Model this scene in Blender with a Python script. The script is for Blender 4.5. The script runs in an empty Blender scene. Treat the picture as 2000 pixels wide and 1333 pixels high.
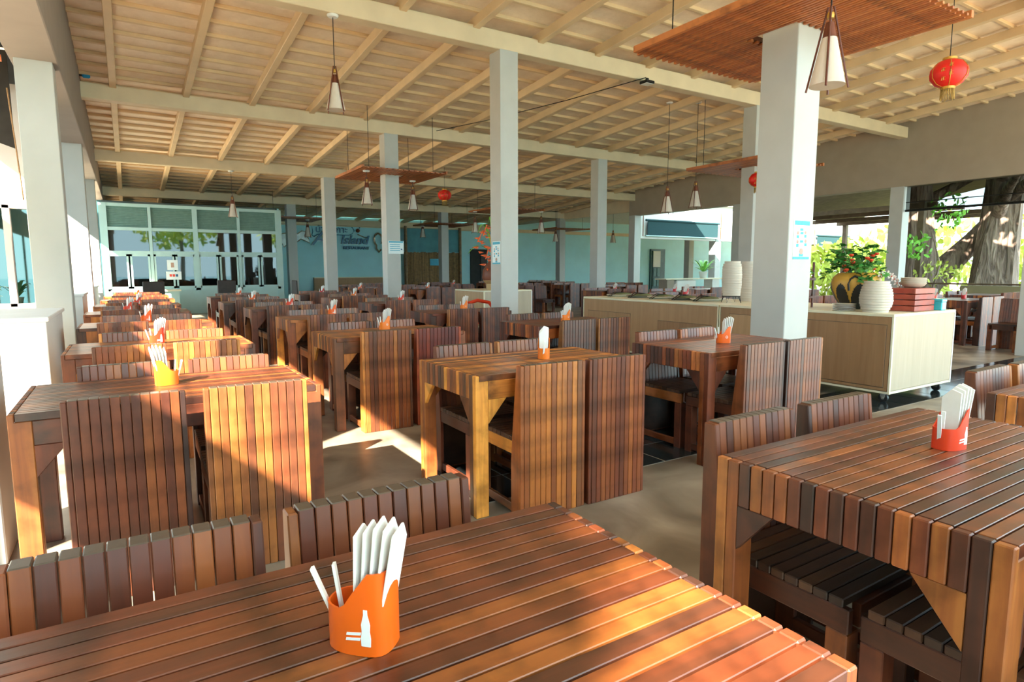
import bpy, bmesh, math, random
from mathutils import Vector, Matrix, Euler
random.seed(7)
sc = bpy.context.scene
C = sc.collection

# ------------------------------------------------------------------ camera
F_PX, YAW, PITCH, ROLL, CAM_H = 1195.76, 0.558618, 0.116677, 0.002531, 1.30
fw = Vector((math.sin(YAW)*math.cos(PITCH), math.cos(YAW)*math.cos(PITCH), -math.sin(PITCH)))
rt = Vector((math.cos(YAW), -math.sin(YAW), 0)); dn = fw.cross(rt)
rt2 = rt*math.cos(ROLL)+dn*math.sin(ROLL); dn2 = -rt*math.sin(ROLL)+dn*math.cos(ROLL)
cam = bpy.data.cameras.new('camera'); cam.sensor_width = 36; cam.sensor_fit = 'HORIZONTAL'
cam.lens = F_PX/2000*36; cam.clip_start = .02; cam.clip_end = 500
co = bpy.data.objects.new('camera', cam); C.objects.link(co)
co.matrix_world = Matrix(((rt2.x, -dn2.x, -fw.x, 0), (rt2.y, -dn2.y, -fw.y, 0), (rt2.z, -dn2.z, -fw.z, CAM_H), (0, 0, 0, 1)))
sc.camera = co
# ------------------------------------------------------------------ world, sun, exposure
w = bpy.data.worlds.new('sky'); sc.world = w; w.use_nodes = True
bg = w.node_tree.nodes['Background']; bg.inputs[0].default_value = (.64, .90, 1.0, 1); bg.inputs[1].default_value = 3.1
SUN_DIR = Vector((.70, .50, -.62)).normalized()
sl = bpy.data.lights.new('sun', 'SUN'); sl.energy = 19; sl.angle = .010; sl.color = (1, .90, .74)
so = bpy.data.objects.new('sun', sl); C.objects.link(so); so.rotation_euler = SUN_DIR.to_track_quat('-Z', 'Y').to_euler()
sc.view_settings.view_transform = 'Standard'; sc.view_settings.look = 'None'
sc.view_settings.gamma = 1; sc.view_settings.use_curve_mapping = False
sc.view_settings.exposure = 1.2
sc.cycles.use_denoising = True
sc.cycles.max_bounces = 10; sc.cycles.diffuse_bounces = 6; sc.cycles.sample_clamp_indirect = 8
sc.cycles.caustics_reflective = False; sc.cycles.caustics_refractive = False

# ------------------------------------------------------------------ helpers
class MB:
    def __init__(s): s.v = []; s.f = []
    def add(s, vs, fs):
        n = len(s.v); s.v += [tuple(p) for p in vs]; s.f += [tuple(i+n for i in q) for q in fs]; return s
    def box(s, x0, x1, y0, y1, z0, z1):
        return s.add([(x0,y0,z0),(x1,y0,z0),(x1,y1,z0),(x0,y1,z0),(x0,y0,z1),(x1,y0,z1),(x1,y1,z1),(x0,y1,z1)],
                     [(0,3,2,1),(4,5,6,7),(0,1,5,4),(1,2,6,5),(2,3,7,6),(3,0,4,7)])
    def prism(s, poly, axis, a, b):
        n = len(poly); vs = []
        for t in (a, b):
            for (p, q) in poly:
                vs.append((t,p,q) if axis == 'x' else (p,t,q) if axis == 'y' else (p,q,t))
        fs = [tuple(range(n)), tuple(range(2*n-1, n-1, -1))]
        fs += [(i, i+n, (i+1) % n+n, (i+1) % n) for i in range(n)]
        return s.add(vs, fs)
    def tube(s, path, r, n=8):
        path = [Vector(p) for p in path]; rs = r if isinstance(r, (list, tuple)) else [r]*len(path)
        vs = []; m = len(path)
        up = Vector((0,0,1))
        for i, p in enumerate(path):
            t = (path[min(i+1, m-1)]-path[max(i-1, 0)]).normalized()
            a = t.cross(up if abs(t.z) < .95 else Vector((1,0,0))).normalized(); b = t.cross(a)
            for k in range(n):
                q = 2*math.pi*k/n; vs.append(p+(a*math.cos(q)+b*math.sin(q))*rs[i])
        fs = [(i*n+k, i*n+(k+1) % n, (i+1)*n+(k+1) % n, (i+1)*n+k) for i in range(m-1) for k in range(n)]
        fs += [tuple(range(n-1, -1, -1)), tuple(range((m-1)*n, m*n))]
        return s.add(vs, fs)
    def lathe(s, prof, n=20, c=(0,0,0), sx=1, sy=1):
        vs = []; m = len(prof)
        for (r, z) in prof:
            for k in range(n):
                q = 2*math.pi*k/n; vs.append((c[0]+r*sx*math.cos(q), c[1]+r*sy*math.sin(q), c[2]+z))
        fs = [(i*n+k, i*n+(k+1) % n, (i+1)*n+(k+1) % n, (i+1)*n+k) for i in range(m-1) for k in range(n)]
        if prof[0][0] > 1e-6: fs.append(tuple(range(n-1, -1, -1)))
        if prof[-1][0] > 1e-6: fs.append(tuple(range((m-1)*n, m*n)))
        return s.add(vs, fs)
    def mesh(s, name, mat, smooth=False, bevel=0, seg=1):
        me = bpy.data.meshes.new(name); me.from_pydata(s.v, [], s.f)
        bm = bmesh.new(); bm.from_mesh(me)
        bmesh.ops.recalc_face_normals(bm, faces=bm.faces[:])
        if bevel: bmesh.ops.bevel(bm, geom=bm.edges[:], offset=bevel, segments=seg, affect='EDGES', profile=.5)
        bm.to_mesh(me); bm.free(); me.update()
        if smooth:
            me.polygons.foreach_set('use_smooth', [True]*len(me.polygons)); me.set_sharp_from_angle(angle=.65)
        if mat: me.materials.append(mat)
        return me
    def build(s, name, mat, parent=None, smooth=False, bevel=0, loc=(0,0,0), rot=(0,0,0), kind=None, color=None):
        return obj(name, s.mesh(name, mat, smooth, bevel), parent, loc, rot, kind, color)

def obj(name, me, parent=None, loc=(0,0,0), rot=(0,0,0), kind=None, color=None):
    o = bpy.data.objects.new(name, me); C.objects.link(o)
    o.location = loc; o.rotation_euler = rot
    if parent: o.parent = parent
    if kind: o['kind'] = kind
    if color: o.color = (*color, 1)
    return o
def tag(o, label, cat, group=None):
    o['label'] = label; o['category'] = cat
    if group: o['group'] = group
    return o
def thing(name, label, cat, loc=(0,0,0), rz=0, group=None):
    o = bpy.data.objects.new(name, None); C.objects.link(o); o.empty_display_size = .1
    o.location = loc; o.rotation_euler = (0,0,rz); return tag(o, label, cat, group)
def struct(o, label=None):
    o['kind'] = 'structure'
    if label: o['label'] = label
    return o

# ------------------------------------------------------------------ materials
def newmat(name):
    m = bpy.data.materials.new(name); m.use_nodes = True
    return m, m.node_tree.nodes, m.node_tree.links, m.node_tree.nodes['Principled BSDF']
def ramp(nodes, stops, interp='LINEAR'):
    r = nodes.new('ShaderNodeValToRGB'); r.color_ramp.interpolation = interp
    e = r.color_ramp.elements
    while len(e) < len(stops): e.new(.5)
    for el, (p, c) in zip(e, stops): el.position = p; el.color = (*c, 1)
    return r
def plain(name, col, rough=.5, spec=.5, var=.12, scale=6, metal=0, bump=0, coat=0, trans=0, sub=0):
    m, n, l, b = newmat(name)
    tc = n.new('ShaderNodeTexCoord'); no = n.new('ShaderNodeTexNoise'); no.inputs['Scale'].default_value = scale; no.inputs['Detail'].default_value = 6
    l.new(tc.outputs['Object'], no.inputs['Vector'])
    r = ramp(n, [(.3, tuple(c*(1-var) for c in col)), (.7, tuple(min(1, c*(1+var)) for c in col))])
    l.new(no.outputs['Fac'], r.inputs[0]); l.new(r.outputs[0], b.inputs['Base Color'])
    b.inputs['Roughness'].default_value = rough; b.inputs['Specular IOR Level'].default_value = spec
    b.inputs['Metallic'].default_value = metal; b.inputs['Coat Weight'].default_value = coat
    b.inputs['Transmission Weight'].default_value = trans
    if bump:
        bp_ = n.new('ShaderNodeBump'); bp_.inputs['Strength'].default_value = bump; bp_.inputs['Distance'].default_value = .02
        l.new(no.outputs['Fac'], bp_.inputs['Height']); l.new(bp_.outputs[0], b.inputs['Normal'])
    return m
WOOD = [(0, (.048,.020,.013)), (.2, (.090,.028,.013)), (.45, (.155,.038,.014)), (.68, (.235,.066,.018)), (.86, (.35,.110,.024)), (1, (.46,.17,.036))]
def wood(name, axis, stops=WOOD, rough=.38, grain=1.0, endgrain=False, coat=0.0, spec=.5, wear=1.0, spread=.8):
    m, n, l, b = newmat(name)
    oi = n.new('ShaderNodeObjectInfo'); ge = n.new('ShaderNodeNewGeometry'); tc = n.new('ShaderNodeTexCoord')
    ad = n.new('ShaderNodeMath'); ad.operation = 'ADD'; l.new(oi.outputs['Random'], ad.inputs[0]); l.new(ge.outputs['Random Per Island'], ad.inputs[1])
    fr = n.new('ShaderNodeMath'); fr.operation = 'FRACT'; l.new(ad.outputs[0], fr.inputs[0])
    rp = ramp(n, stops)
    mp = n.new('ShaderNodeMapping'); s = [38*grain]*3; s['xyz'.index(axis)] = 2.2*grain; mp.inputs['Scale'].default_value = s
    l.new(tc.outputs['Object'], mp.inputs['Vector'])
    of = n.new('ShaderNodeMath'); of.operation = 'MULTIPLY'; of.inputs[1].default_value = 91; l.new(fr.outputs[0], of.inputs[0])
    l.new(of.outputs[0], mp.inputs['Location'])
    no = n.new('ShaderNodeTexNoise'); no.inputs['Scale'].default_value = 1; no.inputs['Detail'].default_value = 5; no.inputs['Distortion'].default_value = .6
    l.new(mp.outputs[0], no.inputs['Vector'])
    # shift the ramp position a little by the grain so each board is streaked
    sh = n.new('ShaderNodeMath'); sh.operation = 'MULTIPLY_ADD'; sh.inputs[1].default_value = .55; sh.inputs[2].default_value = -.275
    l.new(no.outputs['Fac'], sh.inputs[0])
    a2 = n.new('ShaderNodeMath'); a2.operation = 'ADD'; a2.use_clamp = True; l.new(fr.outputs[0], a2.inputs[0]); l.new(sh.outputs[0], a2.inputs[1])
    a3 = n.new('ShaderNodeMath'); a3.operation = 'MULTIPLY_ADD'; a3.inputs[1].default_value = spread; a3.inputs[2].default_value = (1-spread)*.5; l.new(a2.outputs[0], a3.inputs[0]); l.new(a3.outputs[0], rp.inputs[0])
    # fine dark pores and worn patches
    no2 = n.new('ShaderNodeTexNoise'); no2.inputs['Scale'].default_value = 9; no2.inputs['Detail'].default_value = 8
    l.new(tc.outputs['Object'], no2.inputs['Vector'])
    r2 = ramp(n, [(.32, (1-.5*wear,)*3), (.55, (1,1,1)), (.8, (1+.12*wear,)*3)]); l.new(no2.outputs['Fac'], r2.inputs[0])
    mx = n.new('ShaderNodeMix'); mx.data_type = 'RGBA'; mx.blend_type = 'MULTIPLY'; mx.inputs[0].default_value = 1
    l.new(rp.outputs[0], mx.inputs[6]); l.new(r2.outputs[0], mx.inputs[7])
    mt = n.new('ShaderNodeMix'); mt.data_type = 'RGBA'; mt.blend_type = 'MULTIPLY'; mt.inputs[0].default_value = 1
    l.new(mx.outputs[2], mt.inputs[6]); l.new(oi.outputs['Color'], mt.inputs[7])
    out = mt.outputs[2]
    if endgrain:   # sawn board ends are darker and greyer than the faces
        sp = n.new('ShaderNodeSeparateXYZ'); vt = n.new('ShaderNodeVectorTransform'); vt.vector_type = 'NORMAL'; vt.convert_from = 'WORLD'; vt.convert_to = 'OBJECT'
        l.new(ge.outputs['True Normal'], vt.inputs[0]); l.new(vt.outputs[0], sp.inputs[0])
        gt = n.new('ShaderNodeMath'); gt.operation = 'GREATER_THAN'; gt.inputs[1].default_value = .6; l.new(sp.outputs['XYZ'.index(axis.upper())], gt.inputs[0])
        me_ = n.new('ShaderNodeMix'); me_.data_type = 'RGBA'; l.new(gt.outputs[0], me_.inputs[0]); l.new(out, me_.inputs[6]); me_.inputs[7].default_value = (.075,.05,.035,1)
        out = me_.outputs[2]
    l.new(out, b.inputs['Base Color'])
    rr = n.new('ShaderNodeMapRange'); rr.inputs[3].default_value = rough-.1; rr.inputs[4].default_value = rough+.16; l.new(no2.outputs['Fac'], rr.inputs[0]); l.new(rr.outputs[0], b.inputs['Roughness'])
    b.inputs['Specular IOR Level'].default_value = spec; b.inputs['Coat Weight'].default_value = coat; b.inputs['Coat Roughness'].default_value = .18
    bu = n.new('ShaderNodeBump'); bu.inputs['Strength'].default_value = .16; bu.inputs['Distance'].default_value = .004
    l.new(no.outputs['Fac'], bu.inputs['Height']); l.new(bu.outputs[0], b.inputs['Normal'])
    return m
W_X = wood('varnished_wood_x', 'x', coat=.25, rough=.36, spread=.8, wear=1.35)
W_Y = wood('wood_y', 'y'); W_Z = wood('wood_z', 'z', rough=.42, spread=1.0); W_ZE = wood('wood_z_endgrain', 'z', rough=.36, endgrain=True, spread=.55, coat=.25)
W_XS = wood('seat_wood', 'x', [(0,(.03,.018,.013)),(.5,(.075,.032,.018)),(1,(.13,.055,.026))], rough=.36)
LAM = [(0,(.25,.125,.052)),(.35,(.36,.20,.092)),(.65,(.45,.265,.13)),(1,(.55,.35,.185))]
W_LAM = wood('oak_laminate', 'z', LAM, rough=.5, grain=.45, wear=.08, spread=1)
W_LAMP = wood('pale_laminate', 'z', [(0,(.40,.32,.225)),(.5,(.50,.415,.31)),(1,(.58,.50,.39))], rough=.5, grain=.45, wear=.06, spread=1)
W_PANEL = wood('ceiling_slat_wood', 'y', [(0,(.32,.085,.022)),(.5,(.43,.13,.034)),(1,(.53,.19,.055))], rough=.45)
W_BAM = wood('bamboo', 'z', [(0,(.17,.09,.035)),(.5,(.33,.19,.075)),(1,(.46,.28,.115))], rough=.5)
W_LAMPST = wood('lamp_wood', 'z', [(0,(.10,.022,.010)),(1,(.20,.05,.018))], rough=.4)
W_RED = wood('red_crate_wood', 'x', [(0,(.30,.035,.02)),(1,(.42,.09,.05))], rough=.45)
M_COL = plain('column_paint', (.465,.46,.44), .62, .3, .04, 3)
M_GREY = plain('taupe_paint', (.35,.285,.225), .7, .25, .05, 3)
M_SOFF = plain('soffit_paint', (.30,.26,.235), .7, .25, .05, 3)
M_TRIM = plain('cream_beam_paint', (.69,.55,.37), .55, .4, .07, 2.5)
M_RAFT = plain('rafter_paint', (.70,.52,.32), .55, .4, .08, 2.5)
M_WHITE = plain('white_paint', (.74,.73,.71), .55, .4, .03, 3)
M_PINK = plain('rose_white_paint', (.80,.72,.68), .6, .3, .03, 3)
M_BLUE = plain('blue_wall_paint', (.46,.79,.87), .65, .3, .06, 1.2)
M_ALU = plain('white_aluminium', (.38,.56,.56), .4, .5, .03, 5)
M_BLACKTILE = plain('black_tile', (.018,.022,.024), .12, .5, .3, 4)
M_GROUT = plain('grout', (.30,.27,.23), .8, .2, .1, 20)
M_DARK = plain('dark_void', (.015,.018,.02), .6, .3, .2, 4)
M_SAND = plain('sand', (.70,.55,.38), .9, .1, .12, .8)
M_CREAM = plain('cream_edge', (.72,.66,.48), .45, .5, .03, 6)
M_RUB = plain('black_rubber', (.012,.012,.013), .45, .5, .2, 20)
M_STEEL = plain('steel', (.55,.55,.55), .25, .5, .06, 30, metal=1)
M_IRON = plain('black_iron', (.02,.02,.02), .4, .5, .2, 20, metal=.6)
M_ORANGE = plain('orange_plastic', (.80,.115,.006), .33, .5, .04, 8)
M_YELL = plain('amber_plastic', (.80,.175,.012), .33, .5, .04, 8)
M_REDP = plain('red_plastic', (.75,.05,.012), .33, .5, .04, 8)
M_CRIM = plain('crimson_plastic', (.55,.012,.015), .33, .5, .04, 8)
M_PAPER = plain('napkin_paper', (.82,.80,.77), .8, .2, .03, 30)
M_PRINT = plain('white_print', (.85,.83,.80), .5, .4, .02, 30)
M_POSTER = plain('poster_paper', (.72,.80,.82), .5, .4, .03, 20)
M_CYAN = plain('cyan_print', (.05,.36,.52), .5, .4, .1, 30)
M_SKINP = plain('poster_figure_print', (.45,.28,.22), .5, .4, .1, 30)
M_NAVY = plain('navy_print', (.03,.10,.22), .5, .4, .1, 30)
M_CERAM = plain('bowl_ceramic', (.60,.53,.45), .55, .4, .06, 14)
M_PLATE = plain('plate_ceramic', (.72,.70,.66), .3, .5, .03, 10)
M_VASEB = plain('black_glaze', (.012,.013,.014), .35, .5, .2, 8)
M_VASEY = plain('yellow_glaze', (.55,.30,.045), .42, .5, .12, 8)
M_BROWNP = plain('brown_clay', (.20,.055,.025), .5, .4, .12, 10)
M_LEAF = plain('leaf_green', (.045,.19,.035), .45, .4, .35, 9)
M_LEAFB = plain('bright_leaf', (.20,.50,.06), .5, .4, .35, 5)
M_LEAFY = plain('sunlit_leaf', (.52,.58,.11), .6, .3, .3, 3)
M_FLOW = plain('red_petal', (.68,.07,.03), .5, .4, .2, 20)
M_HELI = plain('heliconia_bract', (.75,.13,.04), .45, .4, .25, 12)
M_ORCH = plain('orchid_petal', (.82,.72,.68), .5, .4, .08, 20)
M_BLIND = plain('teal_blind_fabric', (.020,.055,.065), .8, .2, .2, 40)
M_LANT = plain('red_lantern_silk', (.72,.018,.012), .5, .4, .08, 10)
M_GOLD = plain('gold_trim', (.55,.30,.05), .4, .5, .15, 20, metal=.4)
M_TASS = plain('gold_tassel', (.33,.20,.05), .7, .3, .3, 40)
M_SHADE = plain('lamp_shade_cloth', (.62,.54,.47), .7, .3, .03, 15)
M_CARD = plain('cardboard', (.50,.33,.17), .7, .2, .08, 8)
M_SIGNB = plain('sign_blue', (.012,.14,.28), .35, .5, .15, 6)
M_SIGNR = plain('sign_chrome_edge', (.75,.72,.62), .2, .5, .05, 10, metal=.8)
M_DOLPH = plain('sign_pale_blue', (.66,.82,.90), .25, .5, .35, 2.5)
M_DOORT = plain('teal_door', (.035,.10,.11), .45, .5, .2, 5)
M_STOOL = plain('dark_stool', (.03,.02,.018), .5, .4, .2, 10)
M_CYANG = plain('cyan_glass', (.05,.50,.62), .15, .6, .05, 8)
M_ROPE = plain('rope', (.42,.24,.12), .8, .2, .2, 60)
M_AWN = plain('dark_awning', (.05,.042,.036), .8, .2, .2, 5)
M_TIMB = plain('brown_timber', (.13,.085,.055), .7, .3, .25, 5)
M_SEAW = plain('sea', (.06,.28,.34), .15, .5, .2, .05)

def glassmat(name, tint, ior=1.5, gl=(1,1,1), base=0.0):
    m, n, l, b = newmat(name); n.remove(b)
    fr = n.new('ShaderNodeFresnel'); fr.inputs[0].default_value = ior
    ad = n.new('ShaderNodeMath'); ad.operation = 'ADD'; ad.inputs[1].default_value = base; ad.use_clamp = True; l.new(fr.outputs[0], ad.inputs[0])
    t = n.new('ShaderNodeBsdfTransparent'); t.inputs[0].default_value = (*tint, 1)
    g = n.new('ShaderNodeBsdfGlossy'); g.inputs['Roughness'].default_value = .02; g.inputs[0].default_value = (*gl, 1)
    mx = n.new('ShaderNodeMixShader'); l.new(ad.outputs[0], mx.inputs[0]); l.new(t.outputs[0], mx.inputs[1]); l.new(g.outputs[0], mx.inputs[2])
    l.new(mx.outputs[0], n['Material Output'].inputs[0]); return m
M_GLASS = glassmat('tinted_glass', (.26,.42,.40), 1.5, base=.02)
M_NET = glassmat('black_net_blind', (.22,.22,.21), 1.05)

def concrete():
    m, n, l, b = newmat('polished_concrete')
    tc = n.new('ShaderNodeTexCoord'); a = n.new('ShaderNodeTexNoise'); a.inputs['Scale'].default_value = 1.6; a.inputs['Detail'].default_value = 9; a.inputs['Distortion'].default_value = .9
    l.new(tc.outputs['Object'], a.inputs['Vector'])
    r = ramp(n, [(.30,(.10,.078,.056)), (.45,(.205,.168,.125)), (.55,(.27,.225,.17)), (.72,(.40,.345,.27))]); l.new(a.outputs['Fac'], r.inputs[0]); l.new(r.outputs[0], b.inputs['Base Color'])
    c = n.new('ShaderNodeTexNoise'); c.inputs['Scale'].default_value = 5; c.inputs['Detail'].default_value = 6; l.new(tc.outputs['Object'], c.inputs['Vector'])
    mr = n.new('ShaderNodeMapRange'); mr.inputs[3].default_value = .22; mr.inputs[4].default_value = .52; l.new(c.outputs['Fac'], mr.inputs[0]); l.new(mr.outputs[0], b.inputs['Roughness'])
    return m
M_CONC = concrete()
def foil():
    m, n, l, b = newmat('roof_insulation_sheet')
    tc = n.new('ShaderNodeTexCoord'); mp = n.new('ShaderNodeMapping'); mp.inputs['Scale'].default_value = (1.4,1.4,1); l.new(tc.outputs['Object'], mp.inputs['Vector'])
    a = n.new('ShaderNodeTexNoise'); a.inputs['Scale'].default_value = 3; a.inputs['Detail'].default_value = 10; a.inputs['Roughness'].default_value = .7; l.new(mp.outputs[0], a.inputs['Vector'])
    r = ramp(n, [(.3,(.77,.61,.46)), (.7,(.92,.77,.61))]); l.new(a.outputs['Fac'], r.inputs[0]); l.new(r.outputs[0], b.inputs['Base Color'])
    b.inputs['Roughness'].default_value = .55
    bu = n.new('ShaderNodeBump'); bu.inputs['Strength'].default_value = .3; bu.inputs['Distance'].default_value = .02; l.new(a.outputs['Fac'], bu.inputs['Height']); l.new(bu.outputs[0], b.inputs['Normal'])
    return m
M_FOIL = foil()
def bark():
    m, n, l, b = newmat('tree_bark')
    tc = n.new('ShaderNodeTexCoord'); mp = n.new('ShaderNodeMapping'); mp.inputs['Scale'].default_value = (5,5,.8); l.new(tc.outputs['Object'], mp.inputs['Vector'])
    a = n.new('ShaderNodeTexNoise'); a.inputs['Scale'].default_value = 1.4; a.inputs['Detail'].default_value = 10; a.inputs['Distortion'].default_value = 1.2; l.new(mp.outputs[0], a.inputs['Vector'])
    r = ramp(n, [(.3,(.08,.05,.038)), (.5,(.23,.16,.125)), (.75,(.40,.30,.24))]); l.new(a.outputs['Fac'], r.inputs[0]); l.new(r.outputs[0], b.inputs['Base Color'])
    b.inputs['Roughness'].default_value = .9
    bu = n.new('ShaderNodeBump'); bu.inputs['Strength'].default_value = 1; bu.inputs['Distance'].default_value = .12; l.new(a.outputs['Fac'], bu.inputs['Height']); l.new(bu.outputs[0], b.inputs['Normal'])
    return m
M_BARK = bark()

# ------------------------------------------------------------------ the building
ROW = [-1.61, 3.385, 8.37, 13.37, 18.37, 23.365, 28.4]
XA, XB, XC = 5.03, 11.17, 17.25
def beam_z(Y): return 4.63-.0655*(Y-8.37)          # underside of the cross beams
def roof_z(Y): return beam_z(Y)+.42                # underside of the roof sheets

def ground():
    fl = struct(MB().box(-.95, 40, -3.2, 28.6, -.20, 0).build('floor', M_CONC), 'mottled grey brown polished concrete floor')
    # inlaid strip of black tiles with pale joints
    TW = .36
    me = MB().box(.004, TW-.004, .004, TW-.004, -.01, .0035).mesh('tile', M_BLACKTILE, bevel=.002)
    MB().box(1.58, 1.58+TW*31, 2.87, 2.87+TW*2, -.012, .0015).build('tile_bed', M_GROUT, fl)
    for i in range(31):
        for j in range(2):
            obj('tile', me, fl, (1.58+i*TW, 2.87+j*TW, 0))
    struct(MB().add([(-90,-120,-.21),(120,-120,-.21),(120,120,-.21),(-90,120,-.21)], [(0,1,2,3)]).build('ground', M_SAND), 'pale sandy ground around the building')
ground()

def roof():
    Y0, Y1, X0, X1 = -3.2, 28.6, -.5, XC+.3
    m = MB()
    m.add([(X0,Y0,roof_z(Y0)),(X1,Y0,roof_z(Y0)),(X1,Y1,roof_z(Y1)),(X0,Y1,roof_z(Y1)),
           (X0,Y0,roof_z(Y0)+.05),(X1,Y0,roof_z(Y0)+.05),(X1,Y1,roof_z(Y1)+.05),(X0,Y1,roof_z(Y1)+.05)],
          [(0,3,2,1),(4,5,6,7),(0,1,5,4),(1,2,6,5),(2,3,7,6),(3,0,4,7)])
    ce = struct(m.build('ceiling', M_FOIL), 'sloping roof underside of beige insulation sheets on cream battens')
    bt = MB().box(X0, X1, -.03, .03, -.055, 0).mesh('batten', M_RAFT, bevel=.006)
    y = Y0+.2
    while y < Y1:
        obj('batten', bt, ce, (0, y, roof_z(y)), (math.atan(-.0655), 0, 0)); y += .51
    L = (Y1-Y0)/math.cos(math.atan(.0655))
    rf = MB().box(-.055, .055, 0, L, -.20, -.05).mesh('rafter', M_RAFT, bevel=.008)
    k = 0
    while X0+.5+1.157*k < X1:
        obj('rafter', rf, ce, (X0+.5+1.157*k, Y0, roof_z(Y0)), (math.atan(-.0655), 0, 0)); k += 1
    for i, y in enumerate(ROW):
        z = beam_z(y); x1 = XC if i < 4 else XC+.3
        b = struct(MB().box(-.5, x1, y, y+.22, z, z+.27).build('trim_%d' % (i+1), M_TRIM, bevel=.01), 'cream cross beam under the roof, number %d from the front' % (i+1))
    # roof eave over the wing to the right of the hall
    struct(MB().box(XC+.25, XC+.33, 18.72, 28.7, 3.60, 4.6).build('trim_11', M_TRIM), 'cream fascia added to close a sun gap where the hall roof meets the wing')  # added to stop a sun streak through the roof joint
    struct(MB().box(XC+.3, 41, 18.3, 28.7, 4.02, 4.12).build('ceiling', M_FOIL), 'flat ceiling of the wing on the right')
roof()

def columns():
    names = {(0,1):'near the right edge of the counter', }
    def col(x, y, w_, z1, label, mat=M_COL):
        o = MB().box(0, w_, 0, w_, 0, z1).build('column', mat, bevel=.006, loc=(x, y, 0)); struct(o, label)
        return o
    A = ['front column of the hall outside the view', 'big white square column by the wooden counter carrying a notice', 'white square column with a blue poster beside the oak cabinet',
         'white square column with a small white notice on it', 'white square column in front of the blue sign wall', 'white square column at the end of the glass room']
    B = ['front column out of view', 'white column at the right edge of the view', 'white column hidden behind the big near column', 'white column rising behind the far end of the counter', 'white column behind the poster column', 'white column in front of the bamboo screen']
    for i, y in enumerate(ROW[:6]):
        col(XA, y, .36 if i == 1 else .325, beam_z(y)+.01, A[i])
        if i: col(XB, y, .325, beam_z(y)+.01, B[i])
    col(XC, ROW[5], .325, beam_z(ROW[5])+.01, 'white column near the blue wall at the far right')
    for i in (1, 2, 3, 4):
        col(XC, ROW[i], .34, 3.42, 'painted column under the taupe beam, number %d from the front' % i)
    for i, y in enumerate(ROW[:6]):
        col(-.86, y, .33, 3.51, 'white column on the left side, number %d from the front' % (i+1))
columns()

# long beam on the left, taupe wall beam on the right, back wall
struct(MB().box(-.90, -.48, -3.2, 28.6, 3.5, 5.95).build('wall_left', M_SOFF, bevel=.01), 'deep grey beam running along the left columns')
struct(MB().box(XC, XC+.34, -3.2, ROW[4]+.34, 3.41, 5.95).build('wall_right', M_GREY, bevel=.01), 'deep taupe wall beam over the open right side')
def back():
    wb = struct(MB().box(4.2, 41, 28.62, 28.9, -.2, 4.2).build('wall_back', M_BLUE), 'pale blue plaster wall at the back')
    struct(MB().box(4.2, 41, 28.5, 28.62, 3.28, 3.46).build('trim_9', M_TRIM), 'yellowish ledge along the top of the blue wall')
    # oak wainscot ledge under the sign
    MB().box(7.2, 11.2, 28.45, 28.62, 0, .92).build('wainscot', W_LAM, wb)
    MB().box(7.2, 11.2, 28.42, 28.62, .92, .96).build('ledge', M_CREAM, wb)
    # side return of glass room and left end
    struct(MB().box(-1.2, 4.3, 28.4, 28.6, -.2, 4.0).build('wall_glass_room', M_DOORT), 'back wall inside the glass room')
back()

def bamboo_screen():
    t = thing('bamboo_screen', 'brown bamboo pole screen with a blue board above, against the blue wall', 'screen', (11.5, 28.3, 0))
    m = MB(); x = 0.0; rnd = random.Random(3)
    while x < 3.1:
        r = .026+.008*rnd.random(); m.tube([(x+r, 0, 0), (x+r, 0, 2.12+.05*rnd.random())], r, 6); x += 2*r+.004
    m.build('bamboo_poles', W_BAM, t, True, kind='stuff')
    for xx in (.07, 3.02): MB().tube([(xx, -.09, 0), (xx, -.09, 3.4)], .075, 8).build('post', W_BAM, t, True)
    MB().box(.12, 2.98, 0, .04, 2.16, 3.3).build('upper_board', plain('blue_board', (.10,.30,.36), .6, .3, .2, 2), t)
    n = MB().box(1.35, 1.85, -.06, -.05, 1.5, 1.83).build('notice_sheet', plain('sheet_blue', (.06,.40,.62), .5, .4, .1, 9), t)
    # doorway beside it, the shade inside painted as a black slab
    d = MB().box(15.3, 16.3, 28.54, 28.62, 0, 2.35).build('door_1', M_DARK); struct(d, 'doorway right of the bamboo screen, its inner shade painted as a black slab')
    MB().box(15.9, 16.25, 28.50, 28.54, .1, 2.2).build('door_leaf', M_STOOL, d)
bamboo_screen()

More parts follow.
